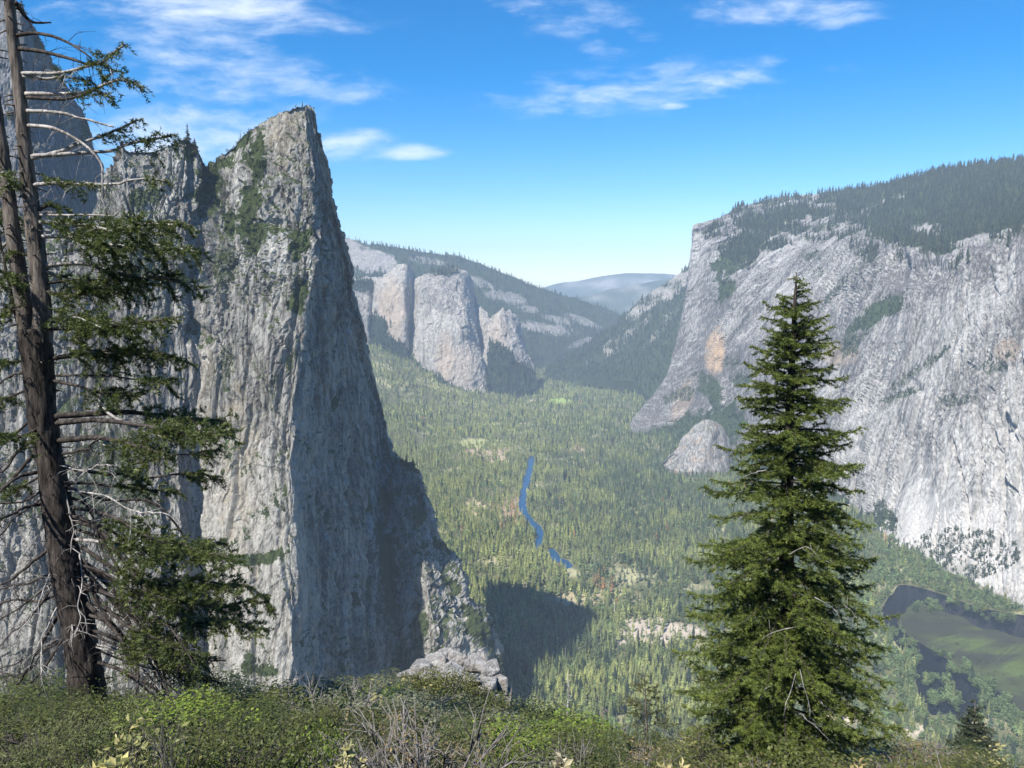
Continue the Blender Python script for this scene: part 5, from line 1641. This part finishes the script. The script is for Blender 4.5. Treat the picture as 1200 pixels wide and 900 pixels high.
for i, (px, py, w_, h_, dy) in enumerate([(478,792,15,9,-.6),(494,783,16,9,-.4),(512,776,19,9,0),(535,772,20,10,.3),(557,777,20,11,.2),(575,786,16,11,0),(585,800,15,12,-.2),(590,818,15,14,-.4),(596,838,15,16,-.6),
        (505,792,20,10,-.8),(528,790,22,12,-.7),(552,795,20,12,-.7),(570,806,16,12,-.8),(578,824,15,14,-.9),(584,846,14,14,-1.1),(545,815,24,18,-.3),(515,812,24,18,-.2),(570,845,20,16,-.5),(604,856,9,12,-.2),(488,800,18,12,-.3),(565,768,8,6,.6),(521,766,10,6,.5)]):
    m_ = boulder_mesh(w_ * mo * .74, RB.uniform(.6, .9) * w_ * mo, h_ * mo * .95, 100 + i)
    o = add_obj('block', m_, outc, W(px, py + 1, OY + dy) - OB0, 0)
    o.rotation_euler = (RB.normal(0, .18), RB.uniform(-.15, .35), RB.uniform(-.6, .6))

# ------------------------------------------------------------------ shrubs
def leaf_soup(p, nrm, size, r, col, aspect=.5):
    n = len(p)
    d = np.cross(nrm, r.normal(size=(n, 3))); d /= np.linalg.norm(d, axis=1, keepdims=True) + 1e-9
    d = d + nrm * r.uniform(-.2, .9, n)[:, None]; d /= np.linalg.norm(d, axis=1, keepdims=True)
    s_ = np.cross(d, nrm + .3 * r.normal(size=(n, 3))); s_ /= np.linalg.norm(s_, axis=1, keepdims=True) + 1e-9
    L_ = (size * r.uniform(.65, 1.3, n))[:, None]
    bow = np.cross(s_, d) * L_ * .12
    v = np.stack([p, p + d * L_ * .5 + s_ * L_ * aspect * .5 + bow, p + d * L_, p + d * L_ * .5 - s_ * L_ * aspect * .5 + bow], 1).reshape(-1, 3)
    q = np.arange(4 * n).reshape(-1, 4)
    return v, q, np.repeat(col, 4, axis=0)

def shrub_meshes(kind, seed, far=False):
    r = np.random.default_rng(seed)
    K = dict(oak=(46, 120, .028, (0.042, 0.054, 0.014), (0.135, 0.145, 0.040), .75, .85), bright=(40, 95, .036, (0.10, 0.16, 0.020), (0.24, 0.30, 0.050), .8, .8),
             sage=(42, 110, .023, (0.085, 0.098, 0.050), (0.235, 0.24, 0.15), .7, .95), twiggy=(30, 10, .022, (0.11, 0.10, 0.06), (0.2, 0.18, 0.11), .5, 1.0),
             yellow=(22, 26, .060, (0.13, 0.15, 0.05), (0.46, 0.40, 0.17), .45, .9), dry=(26, 50, .034, (0.12, 0.10, 0.045), (0.30, 0.22, 0.11), .5, .8),
             mound=(70, 120, .026, (0.060, 0.068, 0.018), (0.165, 0.168, 0.045), .7, .8), dark=(46, 120, .026, (0.024, 0.040, 0.010), (0.070, 0.092, 0.024), .62, .8))[kind]
    nl_, per, ls, c0, c1, asp, tall = K
    if far: per = int(per * .6); ls *= 1.7
    a = r.uniform(0, 2 * pi, nl_); u = r.uniform(0, 1, nl_)
    el = np.arcsin(r.uniform(.05, 1, nl_))
    rad = r.uniform(.55, 1.0, nl_)
    cen = np.stack([rad * np.cos(el) * np.cos(a), rad * np.cos(el) * np.sin(a), tall * rad * np.sin(el) + .08], -1)
    k = np.repeat(np.arange(nl_), per)
    n = len(k)
    d = r.normal(size=(n, 3)); d /= np.linalg.norm(d, axis=1, keepdims=True)
    lr = r.uniform(.14, .26, nl_)[k]
    p = cen[k] + d * (lr * r.uniform(.45, 1, n) ** .6)[:, None] * [1.1, 1.1, .75]
    p[:, 2] = np.maximum(p[:, 2], .02)
    nr = d * .6 + np.array([0, 0, .55]) + .35 * r.normal(size=(n, 3)); nr /= np.linalg.norm(nr, axis=1, keepdims=True)
    uu = np.clip(.55 * r.random(nl_)[k] + .45 * r.random(n), 0, 1)[:, None]
    col = np.array(c0) * (1 - uu) + np.array(c1) * uu
    v, q, c = leaf_soup(p, nr, ls, r, col, asp)
    leaf = mesh_np('foliage', v, [q], [M['leaf']], False, c)
    s = Soup()
    bare = kind in ('twiggy', 'dry')
    for i in range(nl_):
        e = cen[i] * (1.05 if bare else .9)
        mid = e * .5 * [.8, .8, 1.1] + r.normal(0, .05, 3)
        tube(s, spline([(0, 0, -.1), mid, e], 6), np.linspace(.014, .004, 6), 4)
        for _ in range(9 if bare else 2):
            f = r.uniform(.4, 1); b = mid * (1 - f) + e * f
            w = b + (e - mid) * r.uniform(.2, .5) + r.normal(0, .10, 3)
            tube(s, [b, (b + w) / 2 + r.normal(0, .02, 3), w], [.006, .0045, .002], 3)
    st = s.mesh('stem', [M['twig_grey'] if bare else M['wood_dark']], True)
    return leaf, st

def wand_meshes(seed):
    """broom-like clump: many thin upright wands leaning to the right with tiny leaves"""
    r = np.random.default_rng(seed)
    s = Soup(); P_, C_ = [], []
    for i in range(110):
        a = r.uniform(0, 6.28); b = r.uniform(0, .5) ** .8
        p0 = np.array([b * cos(a), b * sin(a), -.05])
        h = r.uniform(.7, 1.35)
        p1 = p0 + [r.normal(.08, .12), r.normal(0, .12), h * .55]; p2 = p1 + [r.normal(.22, .16), r.normal(0, .14), h * .45]
        sp = spline([p0, p1, p2], 7)
        tube(s, sp, np.linspace(.0055, .002, 7), 3)
        for _ in range(26):
            f = r.uniform(.25, 1) * 6; k = min(5, int(f)); q = sp[k] + (sp[k + 1] - sp[k]) * (f - k)
            P_.append(q); C_.append(r.random())
    P_ = np.array(P_); C_ = np.array(C_)[:, None]
    nr = r.normal(size=P_.shape) + [0, 0, .6]; nr /= np.linalg.norm(nr, axis=1, keepdims=True)
    v, q, c = leaf_soup(P_, nr, .036, r, np.array((0.080, 0.105, 0.030)) * (1 - C_) + np.array((0.22, 0.24, 0.095)) * C_, .35)
    return mesh_np('foliage', v, [q], [M['leaf']], False, c), s.mesh('stem', [M['twig_green']], True)

def sprig(px, py, Y, n_s, spread, ls, label, seed, c0=(0.20, 0.23, 0.07), c1=(0.58, 0.50, 0.20)):
    """a few tall stalks, each ending in a rosette of upright leaves"""
    r = np.random.default_rng(seed)
    top = W(px, py, Y); gz = ground_z(top[0], Y); H = top[2] - gz
    root = bpy.data.objects.new('shrub', None); COL.objects.link(root); root.location = (top[0], Y, gz)
    tag(root, label, 'shrub')
    s = Soup(); P_, D_, C_ = [], [], []
    for i in range(n_s):
        a = r.uniform(0, 6.28); q = np.array([spread * cos(a) * r.random(), spread * sin(a) * r.random(), H * r.uniform(.88, 1.0) - ls])
        tube(s, spline([(0, 0, -.05), q * [.4, .4, .5], q], 6), np.linspace(.008, .004, 6), 4)
        tone = r.random()
        for j in range(11):
            d = r.normal(size=3) * [1, 1, .35] + [0, 0, .55]; d /= np.linalg.norm(d)
            P_.append(q - np.array([0, 0, .05 * (j % 3)])); D_.append(d); C_.append(np.clip(tone * .6 + .5 * r.random(), 0, 1))
    P_, D_, C_ = np.array(P_), np.array(D_), np.array(C_)[:, None]
    sd = np.cross(D_, r.normal(size=D_.shape)); sd /= np.linalg.norm(sd, axis=1, keepdims=True)
    L_ = (ls * r.uniform(.7, 1.2, len(P_)))[:, None]
    bw = np.cross(sd, D_) * L_ * .12
    v = np.stack([P_, P_ + D_ * L_ * .5 + sd * L_ * .24 + bw, P_ + D_ * L_, P_ + D_ * L_ * .5 - sd * L_ * .24 + bw], 1).reshape(-1, 3)
    c = np.repeat(np.array(c0) * (1 - C_) + np.array(c1) * C_, 4, axis=0)
    add_obj('foliage', mesh_np('foliage', v, [np.arange(len(v)).reshape(-1, 4)], [M['leaf']], False, c), root)
    add_obj('stem', s.mesh('stem', [M['wood_dark']], True), root)
sprig(122, 868, 3.4, 9, .13, .075, 'clump of big pale yellow leaves at the bottom edge below the old tree', 501)
sprig(78, 882, 3.4, 4, .07, .065, 'small clump of pale leaves left of the yellow one at the bottom edge', 502)
sprig(146, 884, 3.4, 3, .05, .065, 'few upright yellow leaves right of the yellow clump at the bottom edge', 503)
sprig(655, 878, 6.0, 5, .09, .09, 'pale upright leaf sprig at the bottom centre left of the brightest green bush', 504, (0.3, 0.27, 0.14), (0.6, 0.52, 0.36))
sprig(790, 888, 5.5, 6, .16, .075, 'dry yellow sprigs at the bottom edge left of the tall fir', 505, (0.25, 0.24, 0.09), (0.55, 0.45, 0.22))
sprig(1010, 886, 5.0, 8, .25, .07, 'dry yellow leafy sprigs at the bottom edge right of the tall fir', 506, (0.25, 0.2, 0.08), (0.58, 0.44, 0.2))
sprig(405, 866, 5.0, 7, .2, .06, 'yellowish leaf sprigs at the bottom below the right face of the spire', 507, (0.22, 0.24, 0.09), (0.55, 0.48, 0.24))

RS = np.random.default_rng(17)
SH = {}
for k_ in ('oak', 'mound', 'bright', 'sage', 'twiggy', 'yellow', 'dry', 'dark'):
    SH[k_] = [shrub_meshes(k_, 200 + 7 * j + len(k_), False) for j in range(2)] + [shrub_meshes(k_, 260 + 7 * j + len(k_), True) for j in range(2)]
SH['wand'] = [wand_meshes(300 + j) for j in range(4)]
def top_line(px):
    return np.interp(px, [-60, 60, 150, 200, 250, 330, 400, 440, 470, 520, 575, 590, 605, 650, 700, 760, 800, 900, 1040, 1130, 1250],
                     [808, 820, 836, 830, 818, 822, 816, 808, 806, 812, 832, 856, 852, 842, 858, 872, 874, 888, 884, 888, 872])
DESC = {'mound': 'domed olive bush', 'oak': 'olive green dense shrub', 'bright': 'bright green leafy shrub', 'sage': 'grey-green small-leaved shrub', 'twiggy': 'grey leafless twiggy brush', 'yellow': 'large-leaved yellowish shrub', 'bigyellow': 'pale yellow-leaved shrub',
        'dry': 'brownish half-dry shrub', 'dark': 'dark green low shrub', 'wand': 'broom-like clump of thin wands'}
def place_desc(px, Y):
    side = 'under the old double-stemmed tree' if px < 215 else 'below the foot of the spire' if px < 430 else 'near the rock outcrop' if px < 640 else 'between outcrop and tall fir' if px < 815 else 'at the foot of the tall fir' if px < 1050 else 'near the lower right corner'
    dist = 'at the bottom edge' if Y < 6.5 else 'midway down the brow' if Y < 15 else 'on the brow crest'
    return side, dist
shrubs = {}
def put_shrub(kind, x, y, size, hscale, label=None):
    px, py, d = proj(np.array([x, y, ground_z(x, y)]))
    far = d > 11
    var = RS.integers(0, 2) + (2 if far else 0)
    key = (kind, int(var))
    if key not in shrubs:
        root = bpy.data.objects.new('shrub', None); COL.objects.link(root)
        leaf, st = SH[kind][var]
        add_obj('foliage', leaf, root); add_obj('stem', st, root)
        shrubs[key] = root
    else:
        root = copy_tree(shrubs[key])
    root.location = (x, y, ground_z(x, y) - .05)
    root.rotation_euler = (0, 0, RS.uniform(-.5, .5) if kind == 'wand' else RS.uniform(0, 6.28))
    root.scale = (size, size, hscale)
    side, dist = place_desc(px, d)
    g_ = f'{DESC[kind]}s {side}, {dist}'
    tag(root, label or f'{DESC[kind]} {dist} {side}', 'shrub', None if label else g_)
    return root
# the domed bush in front of the outcrop, and a few that stand out
def at_px(px, Y):
    a = (px - CX) / FPX
    x = a * Y / .925
    return x, Y
for (px, Y, kind, sz, hs, lab) in [(520, 26.5, 'mound', 1.9, 1.85, 'big domed olive bush covering the front of the rock outcrop'), (560, 27.2, 'mound', 1.25, 1.3, 'right half of the olive bushes against the outcrop'),
        (458, 27.5, 'sage', 1.3, 1.4, 'pale grey-green bush at the left end of the rock outcrop'), (488, 26.8, 'mound', 1.35, 1.5, 'olive bush left of the big domed bush'),
        (688, 9.0, 'bright', .9, 1.0, 'brightest green bush at the bottom between outcrop and young pine'), (600, 8.2, 'bright', .6, 1.0, 'small bright green bush at the bottom centre'),
                (210, 5.2, 'bright', .40, 1.15, 'small bright green bush right of the yellow leaves at the bottom'), (345, 6.0, 'bright', .62, 1.2, 'yellow-green bush at the bottom below the spire'),
        (445, 5.6, 'twiggy', .38, 1.0, 'tangle of grey bare twigs at the bottom left of centre'), (185, 4.2, 'twiggy', .45, 1.15, 'grey bare brush at the bottom right of the yellow leaves')]:
    x, y = at_px(px, Y)
    put_shrub(kind, x, y, sz, hs, lab)
placed = []
y = 2.7
cnt = 0
while y < 37:
    d = .86 + .054 * y
    half = .74 * y
    n_ = max(3, int(2 * half / d))
    for j in range(n_):
        x = -half + (j + RS.uniform(0, 1)) * 2 * half / n_
        yy = y + RS.uniform(-.35, .35) * d
        z = ground_z(x, yy)
        px, py, dep = proj(np.array([x, yy, z]))
        if px < -50 or px > 1250: continue
        a = x / yy
        ye = float(brow_edge(a))
        if yy > ye + 2.5: continue
        if np.hypot(x - tb[0], yy - tb[1]) < .75: continue
        # allowed height: up to the brush line
        tl = float(top_line(px)) + RS.uniform(-3, 16)
        zt = W(px, tl, yy)[2]
        hmax = zt - z
        size = d * RS.uniform(.7, 1.2)
        h_ = min(size * RS.uniform(.8, 1.3), hmax * RS.uniform(.45, 1.0))
        if h_ < .12: continue
        u = RS.random(); nz = float(fbm(np.array([[x * .22, yy * .22, 3.0]]), 2, 77)[0]) + RS.normal(0, .12)
        if px < 150 and yy < 12 and u < .4: kind = 'wand'
        elif px < 330 and yy > 9: kind = 'dark' if u < .55 else 'oak'
        elif py > 905 and px > 700: kind = 'dry' if u < .45 else 'yellow' if u < .6 else 'oak'
        elif nz > .14: kind = 'bright' if u < .4 else 'oak' if u < .85 else 'yellow'
        elif nz < -.12: kind = 'twiggy' if u < .18 else 'sage' if u < .62 else 'oak' if u < .9 else 'dry'
        else: kind = 'oak' if u < .42 else 'dark' if u < .70 else 'sage' if u < .82 else 'bright' if u < .87 else 'dry' if u < .91 else 'yellow' if u < .94 and yy < 12 else 'twiggy'
        put_shrub(kind, x, yy, size, h_)
        cnt += 1
    y += d * .95
print('shrubs', cnt, 'limbs', nl)

# low leafy cover between the shrubs
n_ = 110000
yv = 2.2 * (42 / 2.2) ** RS.random(n_)
xv = yv * RS.uniform(-.76, .76, n_)
ok = yv < brow_edge(xv / yv) + 4
xv, yv = xv[ok], yv[ok]
zv = height(xv, yv)
hh = np.abs(RS.normal(0, 1, len(xv))) * (.05 + .004 * yv)
pz = zv + np.minimum(hh, .5)
px_, py_, _ = proj(np.stack([xv, yv, pz], -1))
ok = py_ > top_line(px_) - 2
xv, yv, pz = xv[ok], yv[ok], pz[ok]
m_ = len(xv)
pp = np.stack([xv, yv, pz], -1)
nr = RS.normal(size=(m_, 3)) * .6 + [0, 0, .8]; nr /= np.linalg.norm(nr, axis=1, keepdims=True)
f1 = sstep(-.2, .3, fbm(pp / 2.5, 3, 97))[:, None]; f2 = RS.random(m_)[:, None]
cc = np.array((0.03, 0.036, 0.012)) * (1 - f1) + np.array((0.075, 0.08, 0.028)) * f1  # leaf colour darkened to paint the shadowed gaps between shrubs
cc = np.where(RS.random(m_)[:, None] < .12, np.array((0.16, 0.13, 0.075)), cc) * (.6 + .8 * f2)
v, q, c = leaf_soup(pp, nr, .024 + .0017 * yv, RS, cc, .75)
tag(add_obj('undergrowth', mesh_np('undergrowth', v, [q], [M['leaf']], False, c)), 'low leafy ground cover between the shrubs of the brow', kind='stuff')
EXPOSURE = 0.75
# ------------------------------------------------------------------ haze: one closed box of even thin air around everything
def build_haze():
    x0, x1, y0, y1, z0, z1 = -17500, 17500, -17500, 17500, FLOOR - 130, 760
    v = np.array([[x0,y0,z0],[x1,y0,z0],[x1,y1,z0],[x0,y1,z0],[x0,y0,z1],[x1,y0,z1],[x1,y1,z1],[x0,y1,z1]])
    f = np.array([[0,3,2,1],[4,5,6,7],[0,1,5,4],[1,2,6,5],[2,3,7,6],[3,0,4,7]])
    m, nt = new_mat('thin_air')
    pv = N(nt, 'ShaderNodeVolumePrincipled')
    pv.inputs['Color'].default_value = (0.64, 0.81, 1.0, 1)
    pv.inputs['Density'].default_value = HAZE
    pv.inputs['Anisotropy'].default_value = -0.2
    o_ = N(nt, 'ShaderNodeOutputMaterial')
    L(nt, pv.outputs[0], o_.inputs['Volume'])
    o = add_obj('haze', mesh_np('haze', v, [f], [m]))
    tag(o, 'thin blue haze filling the valley', kind='stuff')
HAZE = 6.8e-5
build_haze()

# ------------------------------------------------------------------ sun, sky and clouds
SUN = np.array([-0.365, -0.47, 0.785]); SUN /= np.linalg.norm(SUN)
sun_el = math.asin(SUN[2]); sun_az = math.atan2(SUN[0], SUN[1])       # from +Y towards +X
sl = bpy.data.lights.new('sun', 'SUN')
sl.energy = 5.0; sl.angle = radians(0.53); sl.color = (1.0, 0.955, 0.88)
so = bpy.data.objects.new('sun', sl); COL.objects.link(so)
so.rotation_euler = Vector((-SUN[0], -SUN[1], -SUN[2])).to_track_quat('-Z', 'Y').to_euler()
so.location = (0, 0, 500)

world = bpy.data.worlds.new('World'); scene.world = world
world.use_nodes = True
nt = world.node_tree; nt.nodes.clear()
sky = N(nt, 'ShaderNodeTexSky', sky_type='NISHITA', sun_disc=False, altitude=1900.0, air_density=1.0, dust_density=0.35, ozone_density=2.5)
sky.sun_elevation = sun_el; sky.sun_rotation = sun_az
geo = N(nt, 'ShaderNodeTexCoord')
sepd = N(nt, 'ShaderNodeSeparateXYZ'); L(nt, geo.outputs['Generated'], sepd.inputs[0])
ysafe = math_n(nt, 'MAXIMUM', sepd.outputs['Y'], 0.02)
U = math_n(nt, 'DIVIDE', sepd.outputs['X'], ysafe)
Vv = math_n(nt, 'DIVIDE', sepd.outputs['Z'], ysafe)
cmb = N(nt, 'ShaderNodeCombineXYZ'); L(nt, U, cmb.inputs[0]); L(nt, Vv, cmb.inputs[1])
uv = cmb.outputs[0]
def cloud_uv(px, py):
    w = W(px, py, 1.0)
    return w[0], w[2]
CLOUDS = [  # px, py, rx, ry, tilt, amount
 (225,10,180,38,4,1.0),(235,50,150,30,6,.85),(310,84,160,30,10,.85),(180,105,120,34,0,.7),(230,150,150,46,-4,1.1),(300,165,120,30,6,1.),(120,140,70,30,0,.7),
 (400,170,70,20,0,1.0),(478,178,56,10,-1,1.25),(655,14,110,36,14,.85),(690,48,60,20,20,.7),(930,8,130,20,-3,.85),(990,22,60,16,-8,.6),
 (740,104,170,28,-6,.85),(690,116,60,9,0,1.0),(790,124,22,5,0,.9),(840,92,70,14,-2,.8),(905,72,26,12,-10,.55),(980,78,50,8,-4,.4),(968,146,22,7,0,.35),(610,120,30,6,0,.4),(440,105,40,8,0,.35),(640,140,14,8,0,.3)]
mask = None
for (cx, cy, rx, ry, tl, am) in CLOUDS:
    u0, v0 = cloud_uv(cx, cy)
    mp = N(nt, 'ShaderNodeMapping', vector_type='TEXTURE')
    mp.inputs['Location'].default_value = (u0, v0, 0)
    mp.inputs['Rotation'].default_value = (0, 0, radians(-tl))
    mp.inputs['Scale'].default_value = (rx / FPX * 1.05, ry / FPX * 1.05, 1)
    L(nt, uv, mp.inputs[0])
    ln = N(nt, 'ShaderNodeVectorMath', operation='LENGTH'); L(nt, mp.outputs[0], ln.inputs[0])
    mr = N(nt, 'ShaderNodeMapRange', interpolation_type='SMOOTHSTEP')
    L(nt, ln.outputs['Value'], mr.inputs['Value'])
    mr.inputs['From Min'].default_value = 1.55; mr.inputs['From Max'].default_value = 0.1
    mr.inputs['To Min'].default_value = 0; mr.inputs['To Max'].default_value = am
    mask = mr.outputs[0] if mask is None else math_n(nt, 'MAXIMUM', mask, mr.outputs[0])
def stretch(rot, sx, sy):
    mp = N(nt, 'ShaderNodeMapping')
    mp.inputs['Rotation'].default_value = (0, 0, rot); mp.inputs['Scale'].default_value = (sx, sy, 1)
    L(nt, uv, mp.inputs[0])
    return mp.outputs[0]
warp = N(nt, 'ShaderNodeTexNoise'); warp.inputs['Scale'].default_value = 5.0; warp.inputs['Detail'].default_value = 3
L(nt, uv, warp.inputs['Vector'])
def warped(v, amt):
    s = N(nt, 'ShaderNodeVectorMath', operation='MULTIPLY_ADD')
    L(nt, warp.outputs['Color'], s.inputs[0]); s.inputs[1].default_value = (amt, amt, 0); L(nt, v, s.inputs[2])
    return s.outputs[0]
c1 = noise_n(nt, warped(stretch(-0.10, 5, 18), 1.0), 1.0, 8, 0.62)
c2 = noise_n(nt, warped(stretch(0.25, 16, 48), 1.4), 1.0, 6, 0.6)
cf = math_n(nt, 'MULTIPLY_ADD', c1, 2.7, math_n(nt, 'MULTIPLY', c2, 1.7))
cf = math_n(nt, 'ADD', math_n(nt, 'SUBTRACT', cf, 2.2 + 0.62), mask)
mr = N(nt, 'ShaderNodeMapRange', interpolation_type='SMOOTHSTEP'); L(nt, cf, mr.inputs['Value'])
mr.inputs['From Min'].default_value = -0.38; mr.inputs['From Max'].default_value = 1.42
cfac = math_n(nt, 'MULTIPLY', mr.outputs[0], math_n(nt, 'MULTIPLY', mask, 1.8, clamp=True), clamp=True)
front = math_n(nt, 'GREATER_THAN', sepd.outputs['Y'], 0.05)
cfac = math_n(nt, 'MULTIPLY', cfac, front)
hs = N(nt, 'ShaderNodeHueSaturation'); hs.inputs['Saturation'].default_value = 1.52; hs.inputs['Value'].default_value = 1.0
L(nt, sky.outputs[0], hs.inputs['Color'])
skyc = mixc(nt, cfac, hs.outputs[0], (5.6, 6.1, 6.8))
bg = N(nt, 'ShaderNodeBackground'); bg.inputs['Strength'].default_value = 0.12
L(nt, skyc, bg.inputs[0])
wo = N(nt, 'ShaderNodeOutputWorld'); L(nt, bg.outputs[0], wo.inputs[0])

# ------------------------------------------------------------------ camera and render settings
cam = bpy.data.cameras.new('camera')
cam.sensor_width = 36.0; cam.lens = 36.0 * FPX / 1200.0
cam.clip_start = 0.05; cam.clip_end = 80000
co = bpy.data.objects.new('camera', cam); COL.objects.link(co)
co.location = (0, 0, 0)
co.rotation_euler = (radians(90) - PITCH, 0, 0)
scene.camera = co
scene.render.engine = 'CYCLES'
scene.cycles.use_denoising = True
scene.cycles.max_bounces = 5
scene.cycles.diffuse_bounces = 2
scene.cycles.glossy_bounces = 2
scene.cycles.transmission_bounces = 3
scene.cycles.volume_bounces = 0
scene.cycles.transparent_max_bounces = 6
scene.cycles.caustics_reflective = False
scene.cycles.caustics_refractive = False
scene.view_settings.view_transform = 'Standard'
scene.view_settings.look = 'None'
scene.view_settings.exposure = EXPOSURE
scene.view_settings.gamma = 1.0
scene.view_settings.use_curve_mapping = False
